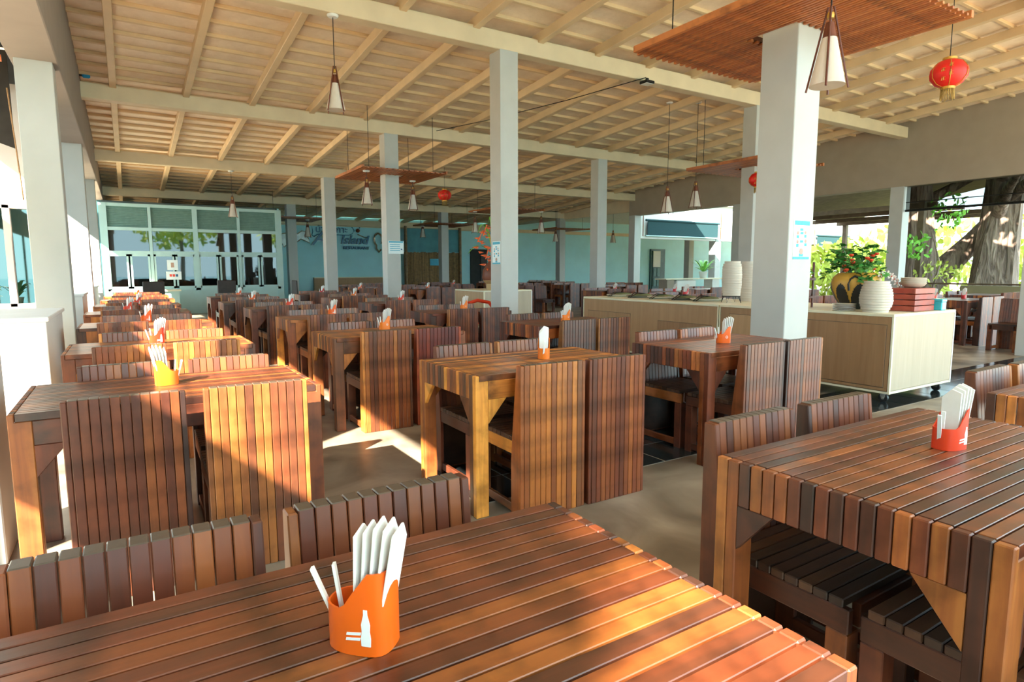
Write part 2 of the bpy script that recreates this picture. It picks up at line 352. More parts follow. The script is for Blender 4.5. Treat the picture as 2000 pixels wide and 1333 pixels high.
def glass_room():
    Y = 20.8; xs = [-.47, .65, 1.82, 3.02, 4.2]; zs = [.75, 1.80, 2.47, 3.14]
    f = MB().box(xs[0], xs[-1], Y, Y+.12, 0, .72).build('window_1', M_ALU); struct(f, 'white framed glazed front of the room at the back left')
    MB().box(xs[0], xs[-1], Y-.02, Y+.14, .70, .77).build('sill', M_ALU, f)
    for i, z in enumerate(zs[1:]): MB().box(xs[0], xs[-1], Y-.01, Y+.09, z-.04, z+.05).build('transom', M_ALU, f)
    for i, x in enumerate(xs):
        q = .09 if i in (0, 4) else .065 if i == 2 else .04
        MB().box(x-q, x+q, Y-.02, Y+.10, 0, 3.19).build('mullion', M_ALU, f)
    lou = plain('louvre_white', (.22,.36,.32), .6, .3, .08, 10)
    for i in range(4):
        x0, x1 = xs[i]+.05, xs[i+1]-.05
        MB().box(x0, x1, Y+.03, Y+.04, 1.85, 2.43).build('pane', M_GLASS, f)
        xm = (x0+x1)/2
        for (a, b_) in ((x0, xm-.02), (xm+.02, x1)):
            MB().box(a, b_, Y+.03, Y+.04, .78, 1.76).build('pane', M_GLASS, f)
            m = MB(); m.box(a, a+.05, Y-.01, Y+.05, .77, 1.76).box(b_-.05, b_, Y-.01, Y+.05, .77, 1.76).box(a, b_, Y-.01, Y+.05, .77, .83).box(a, b_, Y-.01, Y+.05, 1.70, 1.76)
            m.build('sash_frame', M_ALU, f)
        # louvred upper light
        m = MB(); z = 2.53
        while z < 3.08:
            m.add([(x0,Y+.02,z),(x1,Y+.02,z),(x1,Y+.06,z+.05),(x0,Y+.06,z+.05),(x0,Y+.03,z-.004),(x1,Y+.03,z-.004),(x1,Y+.07,z+.046),(x0,Y+.07,z+.046)], [(0,1,2,3),(7,6,5,4),(0,4,5,1),(2,6,7,3),(1,5,6,2),(0,3,7,4)]); z += .05
        m.build('louvres', lou, f, kind='stuff')
    struct(MB().box(-.62, -.5, Y+.1, 28.5, 0, 3.25).build('wall_glass_room_left', M_DOORT), 'dark left wall of the glass room')
    # inside: floor-dark room, a couple of furniture silhouettes
    struct(MB().box(4.14, 4.26, Y+.1, 28.5, 0, 3.25).build('wall_glass_room_side', M_BLUE), 'blue side wall of the glass room')
    struct(MB().box(-.5, 4.2, Y+.1, 28.5, 3.17, 3.25).build('ceiling_glass_room', plain('dark_ceiling', (.10,.13,.13), .7, .2, .1, 3)), 'dark ceiling of the glass room')
    t = thing('cashier_desk', 'pale desk standing inside the glass room', 'desk', (1.0, 23.0, 0))
    MB().box(-.9, .9, -.3, .3, .72, .76).build('desk_top', M_CREAM, t); MB().box(-.85, .85, -.25, .25, 0, .72).build('desk_body', W_LAM, t)
    t = thing('paper_notice', 'upper white paper notice taped to the glass of the back room', 'notice', (1.16, Y-.015, 1.30))
    MB().box(-.14, .14, -.004, .0, 0, .30).build('sheet', M_POSTER, t); MB().box(-.04, .04, -.007, -.004, .08, .22).build('print_mark', M_SKINP, t)
    t = thing('paper_notice', 'lower white paper notice with red print on the back room glass', 'notice', (1.18, Y-.015, 1.02))
    MB().box(-.2, .2, -.004, 0, 0, .24).build('sheet', M_POSTER, t)
    for k in range(3): MB().box(-.11+k*.08, -.05+k*.08, -.007, -.004, .09, .16).build('print_mark', M_REDP if k < 2 else M_NAVY, t)
glass_room()

def sign():
    t = thing('restaurant_sign', 'blue lettered wall sign with pale dolphin and chrome edges on the blue wall', 'sign', (0, 28.58, 0))
    def text(body, x, z, size, mat, shear=0, ext=.05, name='lettering', bev=0, rim=None):
        for (mt, off, yy, ex) in ([(rim, .012, 0.0, .02)] if rim else [])+[(mat, .008 if rim else 0, -.05, ext)]:
            cu = bpy.data.curves.new(name, 'FONT'); cu.body = body; cu.size = size; cu.shear = shear; cu.extrude = ex; cu.offset = off
            cu.materials.append(mt)
            tmp = bpy.data.objects.new(name, cu); C.objects.link(tmp)
            me = bpy.data.meshes.new_from_object(tmp.evaluated_get(bpy.context.evaluated_depsgraph_get())); bpy.data.objects.remove(tmp); bpy.data.curves.remove(cu)
            me.name = name; o = obj(name, me, t, (x, yy, z), (math.pi/2, 0, 0))
    text('A', 7.15, 2.42, 1.0, M_SIGNB, .4, rim=M_SIGNR)
    text('Island', 8.47, 2.5, .57, M_SIGNB, .3, rim=M_SIGNR)
    text('RESTAURANT', 8.6, 2.25, .20, M_SIGNB, .1)
    text('บ้าน เกาะ', 7.35, 3.0, .42, M_SIGNB, 0, .03)
    # outline plate around the upper line
    p = [(7.2,2.86),(7.25,3.02),(7.2,3.36),(8.9,3.36),(9.08,3.25),(9.15,3.1),(9.05,2.96),(8.9,2.9),(7.45,2.9),(7.3,2.8),(7.2,2.86)]
    MB().tube([(x, -.02, z) for x, z in p], .018, 6).build('sign_outline', M_SIGNB, t)
    MB().lathe([(0,-.1),(.07,-.07),(.1,0),(.07,.07),(0,.1)], 12, (9.32, -.05, 3.12)).build('red_ball', M_BROWNP, t, True)
    MB().add([(9.36,-.04,3.24),(9.5,-.04,3.42),(9.42,-.04,3.22),(9.36,-.02,3.24),(9.5,-.02,3.42),(9.42,-.02,3.22)], [(0,1,2),(5,4,3),(0,3,4,1),(1,4,5,2),(2,5,3,0)]).build('leaf_mark', M_SIGNB, t)
    # leaping dolphin: body outline prism with rim
    out = [(5.55,2.62),(5.8,2.85),(6.15,2.93),(6.55,2.88),(6.75,3.02),(6.98,3.0),(6.85,2.84),(7.02,2.72),(7.1,2.5),(6.88,2.6),(6.7,2.68),(6.45,2.48),(6.1,2.42),(5.95,2.3),(5.9,2.44),(5.68,2.48),(5.4,2.5)]
    MB().prism(out, 'y', -.07, -.02).build('dolphin', M_DOLPH, t, bevel=.01)
    MB().tube([(x, -.05, z) for x, z in out+[out[0]]], .028, 6).build('dolphin_rim', M_SIGNR, t, True)
    # seahorse curl at the right end
    sp = [(10.3+.2*math.cos(a), -.04, 2.72+.3*math.sin(a)) for a in [x*.35 for x in range(-2, 13)]]+[(10.2,-.04,2.3),(10.32,-.04,2.14),(10.44,-.04,2.26)]
    MB().tube(sp, .05, 6).build('seahorse_mark', M_SIGNR, t, True)
    MB().tube([(9.3,-.03,2.95),(9.6,-.03,2.83),(9.85,-.03,2.8)], .025, 6).build('swash', M_SIGNR, t, True)
sign()

# wall of the wing on the right: white fascia, columns, blinds, door
def wing():
    f = struct(MB().box(XC+.34, 40, 18.42, 18.66, 2.52, 4.05).build('trim_10', M_WHITE), 'white fascia wall over the opening of the wing')
    for k, (x, y) in enumerate([(22.1, 18.4), (26.0, 23.4), (22.0, 23.4), (31.5, 18.4)]):
        struct(MB().box(0, .36, 0, .36, 0, 3.0).build('column', M_COL, loc=(x, y, 0), bevel=.006), 'white column of the wing, number %d from the left' % (k+1))
    def blind(x0, x1, z0, z1, y, label):
        t = thing('roller_blind', label, 'blind', (x0, y, 0))
        n = 16; m = MB()
        me = MB().box(0, x1-x0, 0, .02, z0, z1).build('blind_fabric', M_BLIND, t)
        MB().tube([(-.1,.01,z1+.03),(x1-x0+.1,.01,z1+.03)], .045, 8).build('roller', M_BLIND, t, True)
        MB().tube([(-.1,.01,z0),(x1-x0+.1,.01,z0)], .03, 8).build('bottom_bar', M_ALU, t, True)
        for xx in (-.25, x1-x0+.2): MB().tube([(xx,.01,z1+.6),(xx,.01,z0-.02)], .02, 6).build('cord', M_BROWNP, t, True)
    blind(17.9, 22.1, 2.63, 3.22, 18.30, 'dark teal roller blind hanging under the white fascia, left one')
    blind(29.6, 32.3, 2.42, 2.92, 18.30, 'dark teal roller blind seen above the vase of flowers')
    d = MB().box(28.2, 29.45, 28.5, 28.62, 0, 2.55).build('door_2', M_DOORT); struct(d, 'dark teal panelled door with a bright upper pane in the blue wall')
    MB().box(28.32, 29.0, 28.45, 28.5, 0, 2.45).build('door_leaf', M_DOORT, d)
    MB().box(28.36, 28.98, 28.43, 28.45, 1.42, 2.42).build('door_pane', M_PAPER, d)
    for i in range(2):
        for j in range(2): MB().box(28.38+.31*i, 28.64+.31*i, 28.42, 28.45, .2+.62*j, .72+.62*j).build('door_panel', plain('door_panel_teal', (.06,.17,.18), .45, .5, .2, 8), d, bevel=.01)
wing()

# ------------------------------------------------------------------ left side outside the columns
def left_side():
    for (x0, x1, y0, y1, lb) in ((-1.05,-.565,6.03,7.45,'white low wall block in front of the near left column'), (-.86,-.60,11.5,12.75,'white low wall block before the second left column'), (-.84,-.62,16.9,18.2,'small white low wall block next to the glass room')):
        o = MB().box(x0, x1, y0, y1, 0, .90).build('wall_left_low', M_WHITE, bevel=.004); struct(o, lb)
        MB().box(x0-.02, x1+.02, y0-.02, y1+.02, .90, .935).build('cap', M_WHITE, o, bevel=.006)
    w1 = MB().box(-7, -.96, 10.0, 10.2, -.2, .84).build('wall_left_wing', M_WHITE); struct(w1, 'pale wall with green windows outside the left columns')
    MB().box(-7, -.96, 10.0, 10.2, 2.12, 3.6).build('wall_upper', M_PINK, w1)
    f = MB().box(-7, -.96, 9.97, 10.1, .82, .88).build('window_2', M_PINK); struct(f, 'green tinted window with cream mullions on the left')
    MB().box(-7, -.96, 9.97, 10.1, 2.08, 2.14).build('head', M_PINK, f)
    for x in (-.99, -1.24, -2.1, -3.0, -4): MB().box(x-.035, x+.035, 9.97, 10.1, .84, 2.12).build('mullion', M_PINK, f)
    gg = glassmat('green_glass', (.05,.16,.13), 1.7, (.75,1,.92), .06)
    for x0, x1 in ((-1.20,-1.02),(-2.06,-1.28),(-2.96,-2.14),(-3.96,-3.04)): MB().box(x0, x1, 10.05, 10.06, .88, 2.08).build('pane', gg, f)
    struct(MB().box(-7, -.96, 10.2, 16, -.1, 0).build('floor_left_wing', M_DARK), 'dark floor behind the left windows')
    struct(MB().box(-7, -.96, 15.9, 16, 0, 3.6).build('wall_left_wing_back', M_DOORT), 'dark wall behind the left windows')
    # unseen canvas and board on posts, added to cut the sun into bands
    t = thing('sun_block_awning', 'unseen dark canvas and board outside the left columns, added to band the sun', 'sun_block_awning', (-.92, 0, 0))
    MB().add([(0,-9,4.3),(0,20,4.3),(-1.58,20,3.76),(-1.58,-9,3.76),(0,-9,4.33),(0,20,4.33),(-1.58,20,3.79),(-1.58,-9,3.79)], [(0,1,2,3),(7,6,5,4),(0,4,5,1),(1,5,6,2),(2,6,7,3),(3,7,4,0)]).build('canvas', M_AWN, t)
    MB().tube([(-.02,8.25,3.44),(-1.5,8.2,3.44)], .035, 8).build('orange_pole', M_ORANGE, t, True)
    MB().box(-1.64,-1.56,-9,9.95,2.32,3.02).build('sun_block_board', M_TIMB, t)  # unseen board added to shade the strip under the sun band
    for y in (-8.5, -3, 2.0, 9.4, 14.6, 19.6): MB().tube([(-1.6,y,-.2),(-1.6,y,3.66)], .03, 8).build('post', M_STEEL, t, True)
    cv = thing('canvas_sheet', 'dark hanging canvas sheet at the upper left behind the near column', 'canvas', (-1.0, 9.2, 2.6))
    MB().prism([(0,.1),(.0,1.2),(-1.0,1.2),(-1.0,.45),(-.4,.25)], 'y', 0, .03).build('sheet', M_AWN, cv); MB().tube([(.02,.015,1.2),(-1.0,.015,1.2)], .03, 8).build('top_rod', M_STEEL, cv, True)
    r = MB().tube([(-.99,8.9,3.3),(-.965,8.95,2.7),(-.945,9.0,2.1)], .008, 6).build('rope', M_ROPE, None, True); tag(r, 'thin brown rope hanging beside the near left column', 'rope')
left_side()

# ------------------------------------------------------------------ tables and chairs
TOP, TL, TD = .757, 1.17, .715
NS = 19; SP = TD/NS
def bev(mb, name, mat, b=.003): return mb.mesh(name, mat, bevel=b)
ME = {}
ME['tslat'] = bev(MB().box(-TL/2+.0235, TL/2-.0235, -SP/2+.0022, SP/2-.0022, TOP-.03, TOP), 'table_slat', W_X, .0014)
ME['aslat'] = bev(MB().box(-.011, .011, -SP/2+.0016, SP/2-.0016, TOP-.128, TOP-.0004), 'apron_slat', W_Z)
ME['aboard'] = bev(MB().box(-TL/2+.075, TL/2-.075, -.012, .012, TOP-.128, TOP-.0305), 'side_apron', W_X)
def legmesh():   # two boards; the outer edge rises past the slat ends
    m = MB()
    for (a, b) in ((-SP+.001, -.0008), (.0008, SP-.001)):
        m.prism([(-.0375,0),(.0375,0),(.0375,TOP-.0305),(-.0155,TOP-.0305),(-.0155,TOP-.0004),(-.0375,TOP-.0004)], 'y', a, b)
    return m.mesh('leg', W_Z, bevel=.003)
ME['tleg'] = legmesh()
ME['braceY'] = bev(MB().prism([(0,0),(.11,0),(0,-.13)], 'x', -.0105, .0105), 'corner_brace', W_Z, .002)
ME['braceX'] = bev(MB().prism([(0,0),(.11,0),(0,-.13)], 'y', -.0115, .0115), 'corner_brace', W_Z, .002)
# joined versions for the far rows
m = MB()
for i in range(NS): m.box(-TL/2+.0235, TL/2-.0235, -TD/2+i*SP+.0018, -TD/2+(i+1)*SP-.0018, TOP-.03, TOP)
ME['ttop'] = m.mesh('table_top', W_X)
m = MB()
for s in (-1, 1):
    for i in range(2, NS-2): m.box(s*(TL/2-.011)-.011, s*(TL/2-.011)+.011, -TD/2+i*SP+.0016, -TD/2+(i+1)*SP-.0016, TOP-.128, TOP-.0004)
    m.box(-TL/2+.075, TL/2-.075, s*(TD/2-.012)-.012, s*(TD/2-.012)+.012, TOP-.128, TOP-.0305)
    for u in (-1, 1):
        x = u*(TL/2-.011); y = s*(TD/2-2*SP); m.prism([(y,TOP-.128),(y-s*.11,TOP-.128),(y,TOP-.258)], 'x', x-.0105, x+.0105)
        x = u*(TL/2-.075); y = s*(TD/2-.012); m.prism([(x,TOP-.128),(x-u*.11,TOP-.128),(x,TOP-.258)], 'y', y-.0115, y+.0115)
ME['tapron'] = m.mesh('apron', W_Z)

# chair, facing +y, outer face of the back at y=-.25
CP = .0338
def prof(t=0): return [(-.25,0),(-.25,.815),(-.206,.815),(-.168,.445),(-.168,.40),(-.23,.40),(-.23,0)]
PP = [(-.248,0),(-.248,.811),(-.204,.811),(-.158,.40),(-.150,.30),(-.150,0)]
ME['bslat'] = bev(MB().prism(prof(), 'x', -CP/2+.0011, CP/2-.0011), 'back_slat', W_ZE, .0022)
ME['post'] = bev(MB().prism(PP, 'x', -.0105, .0105), 'side_post', W_Z, .003)
ME['sslat'] = bev(MB().box(-.203, .203, -.0205, .0205, .405, .43), 'seat_slat', W_XS)
ME['rail'] = bev(MB().box(-.0125, .0125, -.16, .24, .335, .4045), 'side_rail', W_Y)
ME['frail'] = bev(MB().box(-.141, .141, .214, .239, .335, .4045), 'front_rail', W_X)
ME['cleg'] = bev(MB().box(-.03, .03, -.03, .03, 0, .3345), 'leg', W_Z)
ME['stret'] = bev(MB().box(-.012, .012, -.149, .179, .02, .065), 'stretcher', W_Y)
ME['bboard'] = MB().box(-.185, .185, -.2295, -.222, .015, .40).mesh('gap_blocker', W_XS)  # added board that stops daylight showing through the slat gaps
m = MB()
for i in range(11): m.prism(prof(), 'x', (i-5)*CP-CP/2+.0014, (i-5)*CP+CP/2-.0014)
ME['bpanel'] = m.mesh('back_panel', W_ZE)
m = MB()
for i in range(9): m.box(-.203, .203, -.145+i*.0435-.0205, -.145+i*.0435+.0205, .405, .43)
ME['seat'] = m.mesh('seat', W_XS)
m = MB().box(-.141, .141, .214, .239, .335, .4045)
for s in (-1, 1): m.box(s*.190-.0125, s*.190+.0125, -.16, .24, .335, .4045).box(s*.190-.012, s*.190+.012, -.149, .179, .02, .065)
ME['sframe'] = m.mesh('seat_frame', W_Y)

def vary(tint, k=.1):
    f = 1+random.uniform(-k, k); return tuple(c*f for c in tint)
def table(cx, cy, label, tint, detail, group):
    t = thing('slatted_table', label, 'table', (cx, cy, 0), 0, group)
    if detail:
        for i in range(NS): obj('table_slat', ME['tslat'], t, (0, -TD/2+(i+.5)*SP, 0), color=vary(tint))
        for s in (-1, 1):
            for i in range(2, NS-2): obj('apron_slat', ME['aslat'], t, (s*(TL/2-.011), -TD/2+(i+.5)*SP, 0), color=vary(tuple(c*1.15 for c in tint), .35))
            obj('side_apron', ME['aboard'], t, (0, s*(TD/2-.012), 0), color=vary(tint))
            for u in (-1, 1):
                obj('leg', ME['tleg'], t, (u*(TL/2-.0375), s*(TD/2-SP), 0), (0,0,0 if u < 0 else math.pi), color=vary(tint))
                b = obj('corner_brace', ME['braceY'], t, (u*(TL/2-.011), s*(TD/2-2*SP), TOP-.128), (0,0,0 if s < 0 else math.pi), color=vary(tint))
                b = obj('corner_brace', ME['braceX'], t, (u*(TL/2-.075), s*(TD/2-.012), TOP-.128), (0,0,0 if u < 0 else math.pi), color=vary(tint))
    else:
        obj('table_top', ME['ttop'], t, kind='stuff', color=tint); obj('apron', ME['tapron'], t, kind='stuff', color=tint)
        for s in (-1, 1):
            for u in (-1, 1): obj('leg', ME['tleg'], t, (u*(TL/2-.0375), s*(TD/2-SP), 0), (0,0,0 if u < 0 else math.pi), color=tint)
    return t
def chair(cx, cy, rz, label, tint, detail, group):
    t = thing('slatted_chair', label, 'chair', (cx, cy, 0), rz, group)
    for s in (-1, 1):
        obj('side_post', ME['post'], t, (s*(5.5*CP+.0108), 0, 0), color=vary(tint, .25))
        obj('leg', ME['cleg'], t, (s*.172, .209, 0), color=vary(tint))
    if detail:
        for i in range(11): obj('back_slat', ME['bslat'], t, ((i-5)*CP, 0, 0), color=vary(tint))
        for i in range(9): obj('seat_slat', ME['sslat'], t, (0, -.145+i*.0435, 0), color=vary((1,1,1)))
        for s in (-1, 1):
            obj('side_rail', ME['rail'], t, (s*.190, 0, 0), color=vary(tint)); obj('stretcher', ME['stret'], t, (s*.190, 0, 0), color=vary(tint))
        obj('front_rail', ME['frail'], t, color=vary(tint)); obj('gap_blocker', ME['bboard'], t)
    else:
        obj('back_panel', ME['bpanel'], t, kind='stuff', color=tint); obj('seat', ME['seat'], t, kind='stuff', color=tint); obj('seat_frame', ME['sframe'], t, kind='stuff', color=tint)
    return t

# ---- napkin and straw holders
def holder_shell():
    n = 28; h0, h1 = .066, .122; vs = []; fs = []
    ring = []
    for k in range(n):   # plan: round at the low end (-x), nearly flat at the high end (+x)
        a = 2*math.pi*k/n; ca, sa = math.cos(a), math.sin(a)
        x = .050*(abs(ca)**(.45 if ca > 0 else 1))*(1 if ca > 0 else -1); y = .036*(abs(sa)**.75)*(1 if sa > 0 else -1)
        u = min(1, max(0, (x+.022)/.05)); u = u*u*(3-2*u); ring.append((x, y, h0+(h1-h0)*u))
    m = MB()
    for (x, y, z) in ring: vs += [(x,y,0),(x,y,z),(x*.94,y*.92,z),(x*.94,y*.92,.004)]
    for k in range(n):
        a, b = 4*k, 4*((k+1) % n); fs += [(a,b,b+1,a+1),(a+1,b+1,b+2,a+2),(a+2,b+2,b+3,a+3)]
    fs += [tuple(4*k for k in range(n-1, -1, -1)), tuple(4*k+3 for k in range(n))]
    return m.add(vs, fs)
H_SH = {}
for k, mt in (('orange', M_ORANGE), ('amber', M_YELL), ('red', M_REDP), ('crimson', M_CRIM)): H_SH[k] = holder_shell().mesh('holder_body', mt, True)
def napkins():
    m = MB()
    for i in range(6):
        x = .0+i*.0075; th = .0035; lean = .10*(i-2.5)/2.5+.22; h = .20-.006*abs(i-3)
        p = [(-.026, .01), (.026, .01), (.030, h*.86), (.004, h), (-.028, h*.93)]
        vs = []
        for s in (0, th):
            for (yy, zz) in p: vs.append((x+s+lean*max(0, zz-.05), yy, zz))
        m.add(vs, [(4,3,2,1,0),(5,6,7,8,9),(0,1,6,5),(1,2,7,6),(2,3,8,7),(3,4,9,8),(4,0,5,9)])
    return m
def napkin_part(i):
    th = .0042; x = -.004+i*.0082; lean = .05+.055*i; h = .198-.007*abs(i-2.5)
    p = [(-.026, .01), (.026, .01), (.029, h*.84), (.002, h), (-.027, h*.95)]
    vs = []
    for s in (0, th):
        for (yy, zz) in p: vs.append((x+s+lean*max(0, zz-.06), yy, zz))
    return MB().add(vs, [(4,3,2,1,0),(5,6,7,8,9),(0,1,6,5),(1,2,7,6),(2,3,8,7),(3,4,9,8),(4,0,5,9)])
NAPS = [napkin_part(i).mesh('napkin', M_PAPER, bevel=.0012) for i in range(5)]
STRAW = MB().box(-.0022, .0022, -.005, .005, .012, .118).mesh('straw_packet', M_PAPER)
def bottle_print():
    o = [(.0,.0),(.007,.0),(.0075,.012),(.006,.022),(.0068,.032),(.003,.047),(.003,.054),(.0,.054)]
    poly = [(x, z) for x, z in o]+[(-x, z) for x, z in reversed(o[1:-1])]
    return MB().prism(poly, 'y', -.0006, .0006)
BOT = bottle_print().mesh('bottle_mark', M_PRINT)
BAR = MB().prism([(-.011,0),(.011,.002),(.012,.006),(-.010,.004)], 'y', -.0005, .0005).mesh('lettering_mark', M_PRINT)
RING = MB()
RING.tube([(.0085*math.cos(a), 0, .0085*math.sin(a)) for a in [2*math.pi*k/16 for k in range(17)]], .0014, 5); RING.tube([(-.004,0,-.001),(0,0,-.004),(.004,0,-.001)], .0011, 5)
RING = RING.mesh('round_mark', M_PRINT)
def holder(x, y, rz, colr, label, mark='bottle', full=True, z=TOP, s=1.0):
    t = thing('napkin_holder', label, 'napkin holder', (x, y, z+.0005), rz, 'napkin and straw holders on the tables')
    t.scale = (s, s, s)
    b = obj('holder_body', H_SH[colr], t)
    for i in (range(5) if full else (0, 2, 4)): obj('napkin', NAPS[i], t)
    for (xx, ry) in ((-.036, -.35), (-.030, -.12)) if full else ((-.034, -.25),):
        obj('straw_packet', STRAW, t, (xx, .004, 0), (.05, ry, .3))
    for sgn in (-1, 1):
        yy = sgn*.0362
        if mark == 'bottle':
            obj('bottle_mark', BOT, b, (.022, yy*.985, .016)); obj('lettering_mark', BAR, b, (.002, yy*1.0, .022)); obj('lettering_mark', BAR, b, (.003, yy*1.0, .030))
        elif mark == 'ring': obj('round_mark', RING, b, (.012, yy, .045))
    return t

ORD = ['first', 'second', 'third', 'fourth', 'fifth', 'sixth', 'seventh', 'eighth', 'ninth']
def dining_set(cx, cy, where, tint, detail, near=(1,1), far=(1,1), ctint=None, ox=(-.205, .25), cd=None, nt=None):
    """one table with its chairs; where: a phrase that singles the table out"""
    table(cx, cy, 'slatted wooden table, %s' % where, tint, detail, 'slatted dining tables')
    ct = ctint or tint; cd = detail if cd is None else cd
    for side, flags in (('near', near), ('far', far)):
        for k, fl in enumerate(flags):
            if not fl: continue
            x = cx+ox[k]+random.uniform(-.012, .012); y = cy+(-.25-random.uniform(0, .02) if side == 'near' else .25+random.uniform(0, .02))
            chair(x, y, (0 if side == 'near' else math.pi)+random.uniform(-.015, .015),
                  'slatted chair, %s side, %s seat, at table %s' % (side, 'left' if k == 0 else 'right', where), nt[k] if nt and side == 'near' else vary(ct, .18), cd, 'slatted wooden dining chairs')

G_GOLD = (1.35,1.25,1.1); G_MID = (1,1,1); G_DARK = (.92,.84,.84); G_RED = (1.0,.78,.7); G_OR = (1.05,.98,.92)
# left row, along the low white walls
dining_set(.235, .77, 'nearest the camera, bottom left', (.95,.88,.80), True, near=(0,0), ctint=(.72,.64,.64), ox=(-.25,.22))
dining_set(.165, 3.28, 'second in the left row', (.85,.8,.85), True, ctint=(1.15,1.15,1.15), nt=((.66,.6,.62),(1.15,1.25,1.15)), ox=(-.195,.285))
dining_set(.19, 5.19, 'third in the left row', (1.35,1.35,1.25), True, ctint=(1.35,1.35,1.3), nt=((1.6,1.7,1.55),(2.1,2.35,2.1)))  # sunlight on this table and its chairs is put into raised tints
dining_set(.15, 7.33, 'fourth in the left row', (1.4,1.4,1.3), False, ctint=(1.35,1.35,1.3))  # wood tinted up here too, in place of stronger sun
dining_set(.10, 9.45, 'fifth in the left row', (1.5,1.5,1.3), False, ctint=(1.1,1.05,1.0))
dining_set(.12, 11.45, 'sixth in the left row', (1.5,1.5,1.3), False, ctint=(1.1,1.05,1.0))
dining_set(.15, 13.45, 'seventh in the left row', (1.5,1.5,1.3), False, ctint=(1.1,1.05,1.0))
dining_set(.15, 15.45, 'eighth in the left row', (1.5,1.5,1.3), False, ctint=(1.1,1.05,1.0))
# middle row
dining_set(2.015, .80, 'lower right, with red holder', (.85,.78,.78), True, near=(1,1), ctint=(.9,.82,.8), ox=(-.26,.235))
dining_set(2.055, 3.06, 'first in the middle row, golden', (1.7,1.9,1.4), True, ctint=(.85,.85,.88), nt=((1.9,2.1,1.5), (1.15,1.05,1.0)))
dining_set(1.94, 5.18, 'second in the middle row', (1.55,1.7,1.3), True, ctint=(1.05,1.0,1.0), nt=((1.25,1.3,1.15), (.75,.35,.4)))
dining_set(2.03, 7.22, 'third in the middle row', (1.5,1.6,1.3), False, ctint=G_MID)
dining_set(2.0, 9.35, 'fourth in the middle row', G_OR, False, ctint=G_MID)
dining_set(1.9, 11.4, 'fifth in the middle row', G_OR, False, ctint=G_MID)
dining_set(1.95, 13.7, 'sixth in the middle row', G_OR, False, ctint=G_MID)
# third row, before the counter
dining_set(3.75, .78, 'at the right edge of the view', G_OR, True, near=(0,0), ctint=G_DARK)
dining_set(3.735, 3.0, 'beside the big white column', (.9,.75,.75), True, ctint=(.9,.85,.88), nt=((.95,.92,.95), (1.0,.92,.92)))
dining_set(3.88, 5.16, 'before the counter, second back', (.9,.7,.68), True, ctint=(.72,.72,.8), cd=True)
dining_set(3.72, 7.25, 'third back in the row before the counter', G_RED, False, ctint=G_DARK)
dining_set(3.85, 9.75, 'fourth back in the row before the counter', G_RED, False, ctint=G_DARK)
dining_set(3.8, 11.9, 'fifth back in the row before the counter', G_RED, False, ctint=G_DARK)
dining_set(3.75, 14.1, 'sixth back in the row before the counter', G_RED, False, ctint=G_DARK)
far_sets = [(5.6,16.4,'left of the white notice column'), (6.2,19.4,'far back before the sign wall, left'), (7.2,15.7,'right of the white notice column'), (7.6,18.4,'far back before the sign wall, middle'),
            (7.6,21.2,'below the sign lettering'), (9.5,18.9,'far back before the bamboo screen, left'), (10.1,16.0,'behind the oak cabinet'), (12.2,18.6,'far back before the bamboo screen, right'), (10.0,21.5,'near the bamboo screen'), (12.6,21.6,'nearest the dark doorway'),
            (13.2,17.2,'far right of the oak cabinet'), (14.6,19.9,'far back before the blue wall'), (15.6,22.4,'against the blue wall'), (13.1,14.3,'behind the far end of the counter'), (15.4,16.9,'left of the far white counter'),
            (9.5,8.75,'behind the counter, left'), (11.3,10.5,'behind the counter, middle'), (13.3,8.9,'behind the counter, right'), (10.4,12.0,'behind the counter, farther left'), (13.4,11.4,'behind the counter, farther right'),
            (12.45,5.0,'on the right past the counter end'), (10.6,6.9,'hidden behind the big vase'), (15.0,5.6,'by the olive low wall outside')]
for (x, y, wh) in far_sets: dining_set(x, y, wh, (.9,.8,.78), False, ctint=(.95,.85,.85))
chair(11.75, 4.0, math.pi/2, 'slatted chair turned sideways at the right edge beyond the counter', G_DARK, False, 'slatted wooden dining chairs')
chair(10.35, 14.75, math.pi, 'tall dark slatted chair right of the oak cabinet, back to the tables', (.6,.5,.5), False, 'slatted wooden dining chairs')

# holders
holder(.262, .832, -.8, 'orange', 'orange napkin holder with white bottle print on the nearest table')
holder(2.085, .835, -.15, 'red', 'red napkin holder with white bottle print on the lower right table')
holder(.13, 3.32, .15+math.pi, 'amber', 'amber napkin holder on the second table of the left row', mark='none', full=True)
holder(.155, 5.22, .3, 'red', 'red napkin holder on the third table of the left row')
holder(.14, 7.5, .3, 'orange', 'orange napkin holder on the fourth table of the left row', full=False)
holder(-.02, 9.6, .3, 'red', 'red napkin holder on the fifth table of the left row', full=False)
holder(.11, 11.3, .3, 'red', 'red napkin holder on the sixth table of the left row', full=False)
holder(.15, 15.4, .3, 'orange', 'orange napkin holder on the farthest table of the left row', full=False)
holder(2.135, 3.05, .9, 'amber', 'amber napkin holder stuffed with white napkins on the golden middle table', mark='none')
holder(1.97, 5.36, .1, 'amber', 'amber napkin holder with round white mark, second middle table', mark='ring')
holder(2.08, 7.45, .2, 'orange', 'orange napkin holder on the third middle table', full=False)
holder(2.03, 9.5, .2, 'red', 'red napkin holder on the fourth middle table', full=False)
holder(1.8, 11.3, .2, 'orange', 'orange napkin holder on the fifth middle table', full=False)
holder(1.94, 13.8, .2, 'orange', 'orange napkin holder on the farthest middle table', full=False)
holder(3.70, 2.98, -.5, 'orange', 'orange napkin holder with round white mark beside the big column', mark='ring')
holder(3.88, 5.15, .1, 'amber', 'amber napkin holder with round white mark before the counter', mark='ring')
holder(3.85, 7.4, .1, 'amber', 'amber napkin holder on the third table before the counter', mark='ring', full=False)
holder(3.95, 9.9, .1, 'red', 'orange red napkin holder before the white notice column', full=False)
